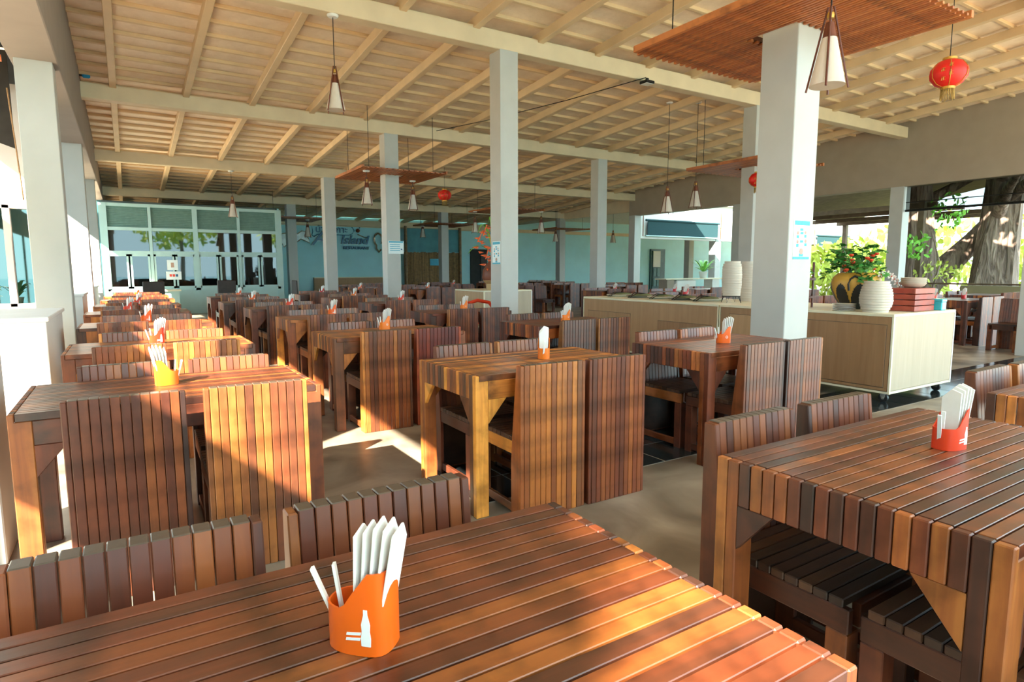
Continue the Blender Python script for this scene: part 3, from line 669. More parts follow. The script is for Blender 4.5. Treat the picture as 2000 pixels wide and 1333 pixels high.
holder(3.78, 11.95, .1, 'amber', 'amber napkin holder on the fifth table before the counter', full=False)
holder(3.74, 14.15, .1, 'crimson', 'crimson napkin holder far back near the glass room', full=False)
holder(5.4, 16.5, .1, 'orange', 'orange napkin holder left of the white notice column', full=False)
holder(7.1, 15.8, .1, 'orange', 'orange napkin holder right of the white notice column', full=False)
holder(9.5, 19.0, .1, 'red', 'small pink red holder far back before the bamboo screen', full=False)
holder(10.45, 11.8, .1, 'crimson', 'crimson holder behind the counter, leftmost', full=False)
holder(11.15, 10.45, .1, 'crimson', 'crimson holder behind the counter, second from the left', full=False)
holder(9.62, 8.72, .1, 'crimson', 'large crimson holder behind the counter trays', full=False, s=1.25)
holder(13.2, 8.9, .1, 'crimson', 'crimson holder just left of the tall bowl stack', full=False)
holder(12.75, 5.05, .1, 'crimson', 'crimson holder with white straws by the low olive wall', full=False)
holder(12.0, 5.2, .1, 'red', 'red holder beyond the crates on the counter', full=False)

# ------------------------------------------------------------------ buffet counter
CZ = .87
def counter_unit(x0, x1, y0, y1, label, fronts, name='buffet_counter', endwhite=True):
    t = thing(name, label, 'counter', (x0, y0, 0))
    L, Wd = y1-y0, x1-x0
    MB().box(.0, Wd-.02, .02, L-.02, .12, CZ-.03).build('body', W_LAM, t)
    MB().box(-.005, Wd, -.005, L, CZ-.03, CZ).build('counter_top', M_CREAM, t, bevel=.004)
    MB().box(.02, Wd-.02, 0, .02, .13, CZ-.03).build('end_panel', W_LAMP, t)
    for yy in ((0, L) if endwhite else ()):
        MB().box(-.004, .02, yy-.012 if yy else -.004, yy if yy else .014, .10, CZ-.03).build('edge_strip', M_CREAM, t)
        MB().box(Wd-.02, Wd+.002, yy-.012 if yy else -.004, yy if yy else .014, .10, CZ-.03).build('edge_strip', M_WHITE, t)
    MB().box(.0, Wd, 0, L, .10, .125).build('plinth_frame', M_CREAM, t)
    for (a, b, za, zb, kind) in fronts:
        MB().box(-.0012, .005, a-.006, b+.006, za-.006, zb+.006).build('shadow_gap', M_TIMB, t)  # dark strip round each front, painted for the shade in its gap
        d = MB().box(-.005, .01, a, b, za, zb).build(kind, W_LAM, t, bevel=.002)
    for (cx_, cy_) in ((.09,.09),(Wd-.09,.09),(.09,L-.09),(Wd-.09,L-.09)):
        c = MB().box(cx_-.02, cx_+.02, cy_-.025, cy_+.025, .055, .10).build('caster', M_STEEL, t)
        w_ = MB().lathe([(.012,-.016),(.042,-.016),(.046,-.008),(.046,.008),(.042,.016),(.012,.016)], 16).build('wheel', M_RUB, c, True, loc=(cx_, cy_, .047), rot=(0, math.pi/2, 0))
        MB().lathe([(0,-.019),(.018,-.018),(.018,.018),(0,.019)], 10).build('hub', M_STEEL, c, True, loc=(cx_, cy_, .047), rot=(0, math.pi/2, 0))
    return t
counter_unit(6.10, 7.34, 2.97, 4.98, 'oak laminate buffet counter on casters, unit with the big vase', [(.06,.95,.16,.76,'door'),(.96,1.86,.16,.76,'door')])
counter_unit(6.10, 7.34, 5.0, 7.62, 'long oak laminate buffet counter unit set with serving trays', [(.10,1.0,.16,.60,'drawer'),(1.55,2.5,.16,.66,'drawer')])
counter_unit(6.14, 7.32, 10.9, 12.2, 'oak laminate cabinet behind the poster column', [], 'oak_cabinet')

NTH = ORD+['tenth','eleventh','twelfth','thirteenth','fourteenth','fifteenth','sixteenth','seventeenth']
def shaped_stack(x, y, z, prof_r, h, label):
    for i, r in enumerate(prof_r):
        o = MB().lathe([(r*.975,0),(r*.992,h*.2),(r,h*.6),(r*.99,h*.95),(r*.97,h*.99),(r*.8,h*.9),(0,h*.6)], 24).build('bowl', M_CERAM, None, True, loc=(x+random.uniform(-.003,.003), y, z+i*h)); tag(o, label % NTH[i], 'bowl', label.replace('%s from the bottom of', 'in'))
# wire stand carrying the first tall stack
t = thing('wire_stand', 'small black wire stand under the tall bowl stack', 'stand', (6.48, 5.12, CZ))
MB().tube([(.11*math.cos(a), .11*math.sin(a), .085) for a in [2*math.pi*k/16 for k in range(17)]], .005, 6).build('ring', M_IRON, t, True)
MB().tube([(-.11,0,.085),(.11,0,.085)], .004, 6).build('cross_bar', M_IRON, t); MB().tube([(0,-.11,.085),(0,.11,.085)], .004, 6).build('cross_bar', M_IRON, t)
for a in (.3, 1.9, 3.4, 5.0):
    c_, s_ = math.cos(a), math.sin(a); MB().tube([(.10*c_-.02*s_,.10*s_+.02*c_,.085),(.125*c_,.125*s_,.005),(.10*c_+.02*s_,.10*s_-.02*c_,.085)], .004, 6).build('leg', M_IRON, t)
shaped_stack(6.48, 5.12, CZ+.09, [.108,.112,.115,.118,.120,.121,.121,.121,.121,.120,.119,.117,.110,.098], .031, 'grey beige bowl, %s from the bottom of the tall stack on the wire stand')
shaped_stack(7.0, 5.25, CZ, [.12]*15+[.115,.105], .031, 'grey beige bowl, %s from the bottom of the tall stack beside the big column')
shaped_stack(6.245, 3.22, CZ, [.115,.128,.138,.145,.148,.148,.146,.142,.137,.130,.122,.112], .0255, 'off-white bowl, %s from the bottom of the bulging stack before the vase')
for i in range(5):
    o = MB().lathe([(.06,0),(.10,.006),(.11,.013),(.105,.014),(.06,.008),(0,.007)], 24).build('plate', M_PLATE, None, True, loc=(6.185, 3.50, CZ+i*.0155)); tag(o, 'small plate, %s from the bottom of the low stack by the vase' % NTH[i], 'plate', 'small plates by the vase')
for i in range(4):
    t = thing('red_crate', 'red wooden tray box, %s of four stacked on the counter end' % ('lowest', 'second', 'third', 'top')[i], 'crate', (6.58, 3.02, CZ+i*.058), 0, 'red tray boxes on the counter')
    MB().box(0, .40, 0, .012, .004, .054).build('side', W_RED, t, bevel=.002); MB().box(0, .40, .268, .28, .004, .054).build('side', W_RED, t, bevel=.002)
    MB().box(0, .012, .012, .268, .004, .054).build('end', W_RED, t, bevel=.002); MB().box(.388, .40, .012, .268, .004, .054).build('end', W_RED, t, bevel=.002)
    MB().box(.012, .388, .012, .268, .004, .012).build('bottom', W_RED, t)
    if i == 3: MB().box(.005, .395, .005, .275, .046, .056).build('lid', W_RED, t)
for i in range(4):
    o = MB().lathe([(.05,0),(.095,.018),(.118,.05),(.113,.052),(.09,.026),(0,.016)], 24).build('bowl', M_CERAM, None, True, loc=(6.83, 3.16, CZ+4*.058+i*.017)); tag(o, 'grey bowl, %s from the bottom, stacked on the red tray boxes' % NTH[i], 'bowl', 'bowls on the red tray boxes')
t = thing('tealight_glass', 'square turquoise glass cup at the end of the counter', 'glass', (7.08, 3.02, CZ))
MB().box(-.05, .05, -.05, .05, 0, .09).build('glass_body', M_CYANG, t, bevel=.008); MB().box(-.053, .053, -.053, .053, .085, .118).build('glass_rim', M_CYANG, t, bevel=.006)
t = thing('ladle_plate', 'white plate with a steel ladle near the counter end', 'plate', (7.02, 3.2, CZ))
MB().lathe([(.05,0),(.10,.008),(.115,.016),(.108,.017),(0,.009)], 24).build('plate', M_PLATE, t, True)
MB().tube([(-.20,-.08,.03),(-.02,-.01,.025),(.06,.02,.022)], [.012,.008,.02], 8).build('ladle', M_STEEL, t, True)
# two tier wooden rack left of the vase
t = thing('tier_rack', 'small wooden two-tier rack left of the vase on the counter', 'rack', (6.34, 4.12, CZ))
for (xx, yy) in ((-.12,-.1),(-.12,.1),(.12,-.1),(.12,.1)): MB().box(xx-.009, xx+.009, yy-.009, yy+.009, 0, .50).build('post', W_LAMPST, t)
for zz in (.10, .30):
    s_ = MB().box(-.14, .14, -.12, .12, zz, zz+.03).build('shelf_tray', W_LAMPST, t, bevel=.003); MB().lathe([(.11,0),(.10,.03),(.05,.045),(0,.047)], 12, (0,0,zz+.03)).build('dark_food', M_VASEB, s_, True)

# the big vase with heart shaped black patches and a crane neck, filled with begonias
def vase():
    X, Y = 6.60, 3.62
    t = thing('painted_vase', 'big black and ochre vase painted with a dark bird, on the counter', 'vase', (X, Y, CZ))
    pr = [(.10,0),(.135,.02),(.20,.12),(.235,.21),(.240,.28),(.225,.335),(.185,.375),(.160,.385),(.150,.375),(.19,.33),(.20,.25),(0,.2)]
    MB().lathe(pr, 40).build('vase_body', M_VASEY, t, True)
    def rad(z):
        for (r0, z0), (r1, z1) in zip(pr[:7], pr[1:8]):
            if z0 <= z <= z1: return r0+(r1-r0)*(z-z0)/(z1-z0)
        return .1
    def patch(name, f_in, a0, a1, mat, off=.003, na=60, nz=26):
        vs = []; fs = []; idx = {}
        for i in range(na+1):
            for j in range(nz+1):
                a = a0+(a1-a0)*i/na; z = .003+.37*j/nz; r = rad(z)+off
                idx[i,j] = len(vs); vs.append((r*math.cos(a), r*math.sin(a), z))
        for i in range(na):
            for j in range(nz):
                a = a0+(a1-a0)*(i+.5)/na; z = .003+.37*(j+.5)/nz
                if f_in(a, z): fs.append((idx[i,j], idx[i+1,j], idx[i+1,j+1], idx[i,j+1]))
        used = sorted({k for q in fs for k in q}); rm = {k: n for n, k in enumerate(used)}
        m = MB(); m.add([vs[k] for k in used], [tuple(rm[k] for k in q) for q in fs])
        return m.build(name, mat, t, True)
    ac = math.atan2(0-Y, 0-X)   # towards the dining side
    def lobes(a, z):
        d = a-ac
        for c_ in [-.64-.7854*3+.7854*q_ for q_ in range(8)]:
            top = .27*math.sqrt(max(0, 1-(((d-c_+math.pi) % (2*math.pi)-math.pi)/.375)**2)); 
            if z < max(.05, top): return True
        return False
    patch('black_lobes', lobes, ac-math.pi, ac+math.pi, M_VASEB, na=160, nz=30)
    neck = [(ac-.26,.20),(ac-.28,.27),(ac-.22,.32),(ac-.06,.35),(ac+.10,.335),(ac+.20,.30)]
    MB().tube([((rad(z)+.012)*math.cos(a), (rad(z)+.012)*math.sin(a), z) for a, z in neck], [.010,.010,.010,.012,.014,.003], 8).build('bird_neck', M_VASEB, t, True)
    # plant
    p = thing('begonia_plant', 'leafy green plant with red blossoms growing from the painted vase', 'plant', (X, Y, CZ+.33))
    rnd = random.Random(11)
    def leafmesh(mat):
        o = [(0,0),(.35,.10),(.30,.35),(.55,.45),(.30,.62),(.34,.85),(.08,.80),(0,1.05)]
        poly = o+[(-x, y) for x, y in reversed(o[1:-1])]
        n = len(poly); m = MB(); m.add([(x*.085, y*.085, -.35*abs(x)*.085-.25*(y-.4)**2*.085) for x, y in poly]+[(0, .04, .004)], [(i, (i+1) % n, n) for i in range(n)])
        return m.mesh('leaf', mat, True)
    LM = [leafmesh(M_LEAF), leafmesh(plain('leaf_mid', (.07,.28,.05), .45, .4, .3, 9))]
    stems = MB(); ends = []
    for k in range(34):
        a = rnd.uniform(0, 2*math.pi); R = rnd.uniform(.03, .34); hgt = rnd.uniform(.10, .36)*(1-.2*R); 
        if rnd.random() < .25: R = rnd.uniform(.25,.37); hgt = rnd.uniform(-.05,.12)
        tip = Vector((R*math.cos(a), R*math.sin(a), hgt)); base = Vector((.08*math.cos(a), .08*math.sin(a), 0)); mid = (base+tip)/2+Vector((0,0,.06))
        stems.tube([base, mid, tip], .004, 5); ends.append((tip, mid, a))
    stems.build('stems', M_LEAF, p, kind='stuff')
    for (tip, mid, a) in ends:
        for q in range(6):
            pos = mid.lerp(tip, .35+.13*q)+Vector((rnd.uniform(-.05,.05), rnd.uniform(-.05,.05), rnd.uniform(-.02,.04)))
            obj('leaf', LM[rnd.random() < .4], p, pos, (rnd.uniform(-.7,.5), rnd.uniform(-.5,.5), a-math.pi/2+rnd.uniform(-1.3,1.3)))
    fl = MB().lathe([(0,0),(.018,.008),(.026,.02),(.018,.03),(0,.026)], 8).mesh('blossom', M_FLOW, True)
    for k in range(16):
        a = ac+rnd.uniform(-1.3, 1.3); R = rnd.uniform(.12,.26); obj('blossom', fl, p, (R*math.cos(a), R*math.sin(a), rnd.uniform(.04,.24)))
    o = thing('orchid_spray', 'white orchid spray with red centres leaning over the vase rim', 'flower', (6.62, 3.38, CZ+.30))
    pet = MB()
    for k in range(5):
        a = 2*math.pi*k/5; pet.add([(0,0,0),(.028*math.cos(a-.45),.0,.028*math.sin(a-.45)),(.04*math.cos(a),-.006,.04*math.sin(a)),(.028*math.cos(a+.45),0,.028*math.sin(a+.45)),(0,.004,0)], [(0,1,2,3),(4,3,2,1)])
    pm = pet.mesh('orchid_flower', M_ORCH); ctr = MB().lathe([(0,-.008),(.009,0),(0,.008)], 8).mesh('flower_centre', M_FLOW, True)
    MB().tube([(-.06,.05,.02),(.02,-.02,.06),(.12,-.06,.02),(.2,-.08,-.06)], .003, 5).build('stem', M_LEAF, o)
    for (x, y, z) in ((-.02,0,.07),(.03,-.03,.075),(.08,-.05,.05),(.12,-.06,.02),(.16,-.07,-.02),(.2,-.08,-.06)):
        q = obj('orchid_flower', pm, o, (x, y-.015, z), (.2, 0, -1.0)); obj('flower_centre', ctr, q, (0, -.01, 0))
vase()
# serving trays with tongs on the long unit
for k, (x, y) in enumerate(((6.62,7.3),(6.62,6.85),(6.62,6.4),(6.62,5.98),(6.62,5.6))):
    t = thing('serving_tray', 'flat serving tray with tongs on the long counter, %s' % ('at the far end','second from the far end','in the middle','second from the bowl stack','next to the bowl stack')[k], 'tray', (x, y, CZ), 0, 'serving trays on the counter')
    MB().lathe([(.15,0),(.20,.02),(.225,.035),(.215,.037),(.16,.016),(0,.013)], 24, sx=1.3, sy=.85).build('dish', M_STEEL if k % 2 else M_PLATE, t, True)
    MB().lathe([(.16,.016),(.12,.05),(.05,.06),(0,.062)], 16, sx=1.2, sy=.8).build('leaf_cover', plain('tray_food', (.13,.14,.06), .5, .4, .3, 12), t, True)
    for s_ in (-1, 1): MB().tube([(-.32,.02*s_-.05,.012),(-.16,.03*s_-.03,.075),(.02,.012*s_,.06)], .007, 6).build('tongs', M_IRON, t, True)
# things on the oak cabinet
t = thing('cardboard_box', 'open cardboard box with folded flaps on the oak cabinet', 'box', (6.62, 11.3, CZ), .4)
MB().box(-.15, .15, -.1, .1, 0, .13).build('box_body', M_CARD, t)
for s_ in (-1, 1): MB().add([(s_*.15,-.1,.13),(s_*.15,.1,.13),(s_*.26,.1,.20),(s_*.26,-.1,.20),(s_*.15,-.1,.125),(s_*.15,.1,.125),(s_*.26,.1,.195),(s_*.26,-.1,.195)], [(0,1,2,3),(7,6,5,4),(0,4,5,1),(1,5,6,2),(2,6,7,3),(3,7,4,0)]).build('flap', M_CARD, t)
def heliconia():
    X, Y = 7.0, 11.95
    t = thing('clay_vase', 'round red brown clay vase behind the poster column', 'vase', (X, Y, CZ))
    MB().lathe([(.10,0),(.20,.08),(.27,.24),(.25,.42),(.14,.58),(.10,.68),(.12,.74),(.10,.74),(0,.7)], 24).build('vase_body', M_BROWNP, t, True)
    p = thing('heliconia_flowers', 'orange red hanging heliconia flowers with green leaves in the clay vase', 'flower', (X, Y, CZ+.7))
    rnd = random.Random(5)
    for k, (dx, dz, ln) in enumerate(((-.50,.42,1.0),(-.36,.55,1.1),(-.18,.22,.9),(-.10,.6,1.0),(-.30,.05,.8))):
        st = MB().tube([(0,0,0),(dx*.3,-.05,dz*.9+.15),(dx*.7,-.12,dz+.15),(dx,-.15,dz-.1)], .012, 6).build('stem', M_HELI if k != 3 else M_LEAFB, p, True)
        if k in (0, 1, 4, 2):
            br = MB().add([(0,0,0),(.06,.025,.03),(.18,0,.05),(.06,-.025,.0),(.06,0,-.03)], [(0,1,2),(0,2,3),(0,3,4),(0,4,2),(0,2,1),(1,2,4)]).mesh('bract', M_HELI)
            for q in range(5): obj('bract', br, st, (dx*(.75+.05*q), -.13, dz+.10-.10*q), (0, .35, math.pi if q % 2 else .3))
    for k in range(5):
        a = [(-.85,.3,.5),(-.55,.7,.3),(.1,.85,.1),(-.2,.8,.0),(.3,.6,-.2)][k]
        m = MB(); n = 8; vs = []
        for i in range(n+1):
            u = i/n; wd = .065*math.sin(math.pi*min(1, u*1.05)) + .004; c_ = (a[0]*u*.8, -.05*u, a[1]*math.sin(u*2.2)*1.1-a[2]*u*u*.4)
            vs += [(c_[0]-.2*wd, c_[1]-wd, c_[2]), (c_[0]+.1*wd, c_[1]+wd, c_[2]+.01)]
        m.add(vs, [(2*i,2*i+1,2*i+3,2*i+2) for i in range(n)]); m.build('blade_leaf', M_LEAFB, p, True)
heliconia()
# red stool / plastic chair behind the third row, red extinguisher
t = thing('red_plastic_chair', 'small bright red plastic chair arm showing behind a slatted chair back', 'chair', (5.0, 9.1, 0))
MB().tube([(-.22,-.2,0),(-.22,-.18,.62),(-.2,-.05,.74),(0,0,.78),(.2,-.05,.74),(.22,-.18,.62),(.22,-.2,0)], .03, 8).build('back_hoop', M_REDP, t, True)
MB().box(-.22, .22, -.25, .15, .40, .43).build('seat', M_REDP, t, bevel=.01)
for s_ in (-1, 1): MB().tube([(s_*.2,.13,0),(s_*.19,.12,.40)], .022, 8).build('leg', M_REDP, t, True)

# ------------------------------------------------------------------ notices on columns
def poster(x, y, z, wd, ht, rz, label, style):
    t = thing('notice_poster', label, 'poster', (x, y, z), rz)
    MB().box(0, wd, -.003, 0, 0, ht).build('sheet', M_POSTER, t)
    MB().box(wd*.04, wd*.96, -.0045, -.003, ht*.86, ht*.97).build('title_band', M_CYAN, t)
    if style == 'fig':
        for (u, v, s) in ((.25,.66,.07),(.72,.68,.06),(.25,.44,.07),(.75,.46,.07),(.5,.2,.12)):
            MB().lathe([(0,-.5),(.4,-.3),(.5,0),(.4,.3),(0,.5)], 10).build('figure_head', M_SKINP, t, loc=(wd*u, -.0045, ht*v), rot=(math.pi/2,0,0)).scale = (wd*s*2, wd*s*2, .003)
            MB().box(wd*(u-s), wd*(u+s), -.0045, -.003, ht*(v-.13), ht*(v-.055)).build('figure_body', M_CYAN, t)
        for (u, v) in ((.5,.66),(.5,.45),(.48,.75)): MB().box(wd*(u-.09), wd*(u+.09), -.0045, -.003, ht*(v-.03), ht*(v+.03)).build('text_block', M_CYAN, t)
        MB().box(0, wd, -.0045, -.003, 0, ht*.06).build('foot_band', M_CYAN, t)
    else:
        for k in range(4): MB().box(wd*.1, wd*.75, -.0045, -.003, ht*(.68-.15*k), ht*(.73-.15*k)).build('text_line', M_CYAN, t)
        MB().box(wd*.8, wd*.9, -.0045, -.003, ht*.3, ht*.4).build('text_mark', M_NAVY, t)
poster(5.10, 3.385, 1.385, .245, .355, 0, 'blue and white health notice on the big near column', 'fig')
poster(XA, 8.37+.26, 1.385, .245, .36, -math.pi/2, 'blue and white health notice on the column beside the oak cabinet', 'fig')
poster(5.06, 13.37, 1.66, .37, .29, 0, 'small white notice board on the column before the sign wall', 'text')

# ------------------------------------------------------------------ hanging slat panels, pendants, lanterns
def slat_panel(cx, cy, z, wx, wy, label, detail):
    t = thing('slatted_ceiling_panel', label, 'ceiling panel', (cx, cy, z), 0, 'slatted wooden panels around the columns')
    n = 42 if detail else 30; p = wx/n
    hole = .26
    def spans(x): return ((-wy/2, -hole), (hole, wy/2)) if abs(x) < hole else ((-wy/2, wy/2),)
    if detail:
        me1 = MB().box(-p*.36, p*.36, -wy/2, wy/2, 0, .022).mesh('panel_slat', W_PANEL, bevel=.003)
        me2 = MB().box(-p*.36, p*.36, -wy/2, -hole, 0, .022).mesh('panel_slat', W_PANEL, bevel=.003)
        me3 = MB().box(-p*.36, p*.36, hole, wy/2, 0, .022).mesh('panel_slat', W_PANEL, bevel=.003)
        for i in range(n):
            x = -wx/2+(i+.5)*p; dy = (.04 if i % 2 else 0)
            if abs(x) < hole: obj('panel_slat', me2, t, (x, dy, 0)); obj('panel_slat', me3, t, (x, dy, 0))
            else: obj('panel_slat', me1, t, (x, dy, 0))
    else:
        m = MB()
        for i in range(n):
            x = -wx/2+(i+.5)*p
            for (a, b) in spans(x): m.box(x-p*.36, x+p*.36, a+(.04 if i % 2 else 0), b+(.04 if i % 2 else 0), 0, .022)
        m.build('panel_slats', W_PANEL, t, kind='stuff')
    for s in (-1, 1): MB().box(s*(wx/2+.02)-.02, s*(wx/2+.02)+.02, -wy/2, wy/2, .0, .06).build('edge_board', W_PANEL, t, bevel=.003)
    for yy in (-wy*.36, -hole-.03, hole+.03, wy*.36): MB().box(-wx/2, wx/2, yy-.025, yy+.025, .023, .06).build('cross_batten', W_LAMPST, t)
    for sx in (-1, 1):
        for sy in (-1, 1): MB().tube([(sx*wx*.4, sy*wy*.36, .06), (sx*wx*.4, sy*wy*.36, roof_z(cy+sy*wy*.36)-z-.05)], .006, 5).build('hanger_wire', M_IRON, t)
slat_panel(5.24, 3.60, 3.39, 1.78, 2.12, 'large orange slatted wooden panel around the big near column', True)
for (x, y, lb) in ((XA,13.37,'slatted wooden panel around the white notice column'), (XB,8.37,'slatted panel partly behind the big near column'), (XA,23.37,'dark slatted panel before the sign wall'), (XB,18.37,'slatted panel behind the poster column'),
                   (XB,23.37,'slatted panel near the bamboo screen'), (XC,23.37,'slatted panel by the far blue wall'), (XA,18.37,'slatted panel hidden by the second white column')):
    if lb.startswith('slatted panel hidden'): continue
    slat_panel(x+.18, y+.16, 3.40 if y < 15 else 3.12 if y > 20 else 3.3, 1.85, 1.95, lb, False)

def pendant_meshes():
    h = .55
    sh = MB().lathe([(.125,0),(.052,.34),(.050,.34),(.123,.002)], 20).mesh('lamp_shade', M_SHADE, True)
    up = MB().lathe([(.053,.33),(.030,.45),(.028,.45),(.051,.33)], 16).mesh('upper_cone', W_LAMPST, True)
    r = MB().tube([(.142,0,-.03),(.020,0,.56)], .008, 6).mesh('rib', W_LAMPST, True)
    return sh, up, r
PS, PU, PR = pendant_meshes()
CANOPY = MB().lathe([(0,-.03),(.06,-.03),(.075,-.01),(.075,0),(0,0)], 16).mesh('ceiling_rose', M_WHITE, True)
COLLAR = MB().lathe([(.024,.48),(.028,.50),(.024,.52)], 10).mesh('collar', M_GOLD, True)
BULB = MB().lathe([(0,.12),(.025,.14),(.035,.18),(.02,.23),(0,.24)], 10).mesh('bulb', M_WHITE, True)
def pendant(x, y, zb, ztop, label, s=1.0):
    t = thing('pendant_lamp', label, 'lamp', (x, y, zb), 0, 'cone pendant lamps with wooden ribs'); 
    obj('lamp_shade', PS, t); obj('upper_cone', PU, t); obj('collar', COLLAR, t); obj('bulb', BULB, t)
    for k in range(4): obj('rib', PR, t, rot=(0,0,.5+k*math.pi/2))
    MB().tube([(0,0,.5),(0,0,ztop-zb)], .006, 5).build('cord', M_IRON, t); obj('ceiling_rose', CANOPY, t, (0,0,ztop-zb))
    return t
pendant(4.54, 2.80, 2.66, 3.39, 'cone pendant lamp hanging beside the big near column')
pendant(2.51, 8.44, 3.42, beam_z(8.44), 'cone pendant lamp on a long cord from the near cross beam')
def at_tan(tanv, Y): return tanv*Y
for (tx, Y, zb, zt, lb) in ((.139,18.45,2.75,beam_z(18.45),'cone pendant lamp in front of the glass room'), (.344,13.0,2.70,3.40,'cone pendant lamp under the left corner of the notice column panel'), (.425,13.9,2.73,3.40,'cone pendant lamp under the right corner of the notice column panel'),
        (.193,23.0,2.55,3.12,'cone pendant lamp at the right end of the glass room'), (.246,23.2,2.5,3.12,'cone pendant lamp beside the dolphin of the sign'), (.546,19.0,2.58,3.3,'cone pendant lamp left of the poster column'), (.693,17.9,2.58,3.3,'cone pendant lamp right of the poster column'),
        (1.035,9.9,2.55,roof_z(9.9)-.05,'cone pendant lamp before the left end of the teal blind'), (1.126,9.6,2.67,roof_z(9.6)-.05,'cone pendant lamp before the middle of the teal blind'), (.442,24.2,2.66,3.12,'small cone pendant lamp before the blue board of the screen'), (.878,22.3,2.55,roof_z(22.3)-.03,'small cone pendant lamp before the plain blue wall'), (.728,22.8,2.55,roof_z(22.8)-.03,'small cone pendant lamp beside the far column')):
    pendant(at_tan(tx, Y), Y, zb, zt, lb)
def lantern(x, y, z, r, label, top):
    t = thing('red_lantern', label, 'lantern', (x, y, z), .3)
    m = MB(); n = 24; prof_ = [(r*.35,-r*.78),(r*.72,-r*.6),(r*.97,-r*.25),(r,0),(r*.97,r*.25),(r*.72,r*.6),(r*.35,r*.78)]
    m.lathe(prof_, n).build('lantern_body', M_LANT, t, True)
    MB().lathe([(r*.36,r*.76),(r*.38,r*.78),(r*.38,r*.92),(r*.36,r*.92)], 16).build('top_ring', M_GOLD, t, True); MB().lathe([(r*.36,-r*.76),(r*.38,-r*.78),(r*.38,-r*.92),(r*.36,-r*.92)], 16).build('bottom_ring', M_GOLD, t, True)
    for k in range(6):
        a = 2*math.pi*k/6+.2; MB().tube([(q*1.012*math.cos(a), q*1.012*math.sin(a), zz) for q, zz in prof_], r*.022, 5).build('gold_seam', M_GOLD, t, True)
    fm = MB()
    for k in range(26):
        a = 2*math.pi*k/26; fm.tube([(r*.34*math.cos(a), r*.34*math.sin(a), -r*.9), (r*.36*math.cos(a), r*.36*math.sin(a), -r*(1.42+.06*(k % 3)))], r*.025, 4)
    fm.build('tassel_fringe', M_TASS, t, kind='stuff')
    for k in range(4):   # gold characters on the camera side
        a = math.atan2(-y, -x)-.3+(-.28 if k % 2 else .12); zz = r*(.3-.25*k)
        q = MB()
        for (u, v, u2, v2) in ((-.1,.08,.1,.08),(-.08,0,.08,0),(-.1,-.08,.1,-.08),(0,.1,0,-.1),(-.08,.02,-.1,-.1)): q.tube([(u*r, 0, v*r),(u2*r, 0, v2*r)], r*.014, 4)
        rr = r*1.01*math.sqrt(max(.1, 1-(zz/r/1.15)**2)); q.build('gold_character', M_GOLD, t, loc=(rr*math.cos(a), rr*math.sin(a), zz), rot=(0,0,a+math.pi/2))
    MB().tube([(0,0,r*.9),(0,0,top-z)], .005, 5).build('string', M_IRON, t)
lantern(8.15, 3.56, 3.52, .19, 'red silk lantern with gold tassel under the rafters at upper right', roof_z(3.56)-.05)
lantern(8.25, 17.0, 3.52, .20, 'small red silk lantern over the middle of the hall', roof_z(17)-.05)
lantern(10.72, 7.95, 3.05, .17, 'red lantern half hidden at the left of the big near column', roof_z(8)-.05)
t = thing('flood_light', 'small square flood light under the near cross beam', 'lamp', (7.98, 8.26, beam_z(8.3)))
MB().box(-.10, .10, -.09, .09, -.10, -.05).build('lamp_body', M_IRON, t, bevel=.008); MB().box(-.085, .085, -.075, .075, -.106, -.1).build('lamp_face', M_PLATE, t); MB().box(-.02, .02, -.02, .02, -.05, 0).build('bracket', M_IRON, t)
c = MB().tube([(7.9,8.2,4.62),(7.2,9.6,4.45),(6.6,11.5,4.4),(6.3,13.4,4.5)], .008, 5).build('cable', M_IRON, None, True); tag(c, 'black cable sagging below a rafter from the flood light', 'cable')
t = thing('blue_clip', 'small bright blue cap at the left end of a cross beam', 'cap', (-.44, 13.3, 4.62)); MB().box(0, .12, 0, .06, 0, .08).build('cap_body', plain('bright_blue', (.01,.28,.55), .4, .5, .1, 9), t, bevel=.02); MB().tube([(-.04,.03,.04),(0,.03,.04)], .02, 8).build('plug', M_IRON, t)
# ------------------------------------------------------------------ other furniture near the glass room
def stool(x, y, rz, label):
    t = thing('dark_chair', label, 'chair', (x, y, 0), rz)
    for (xx, yy) in ((-.2,-.2),(.2,-.2),(-.2,.2),(.2,.2)): MB().box(xx-.02, xx+.02, yy-.02, yy+.02, 0, .45).build('leg', M_STOOL, t)
    MB().box(-.23, .23, -.23, .23, .45, .50).build('seat', M_STOOL, t, bevel=.01); MB().box(-.24, .24, .20, .25, .58, 1.02).build('backrest', M_STOOL, t, bevel=.02)
    for s_ in (-1, 1): MB().box(s_*.2-.015, s_*.2+.015, .19, .23, .5, .6).build('back_support', M_STOOL, t)
stool(2.35, 18.6, 0, 'dark high-backed chair standing alone before the glass room'); stool(.55, 17.6, 0, 'dark chair behind the last table of the left row')
stool(4.05, 17.2, math.pi/2, 'thin dark chair seen edge-on before the glass room')
t = thing('counter_desk', 'pale green topped desk below the glass room windows', 'desk', (.4, 20.3, 0)); MB().box(-.8, .9, -.3, .35, .70, .74).build('desk_top', M_CREAM, t); MB().box(-.75, .85, -.25, .3, 0, .70).build('desk_body', M_ALU, t)
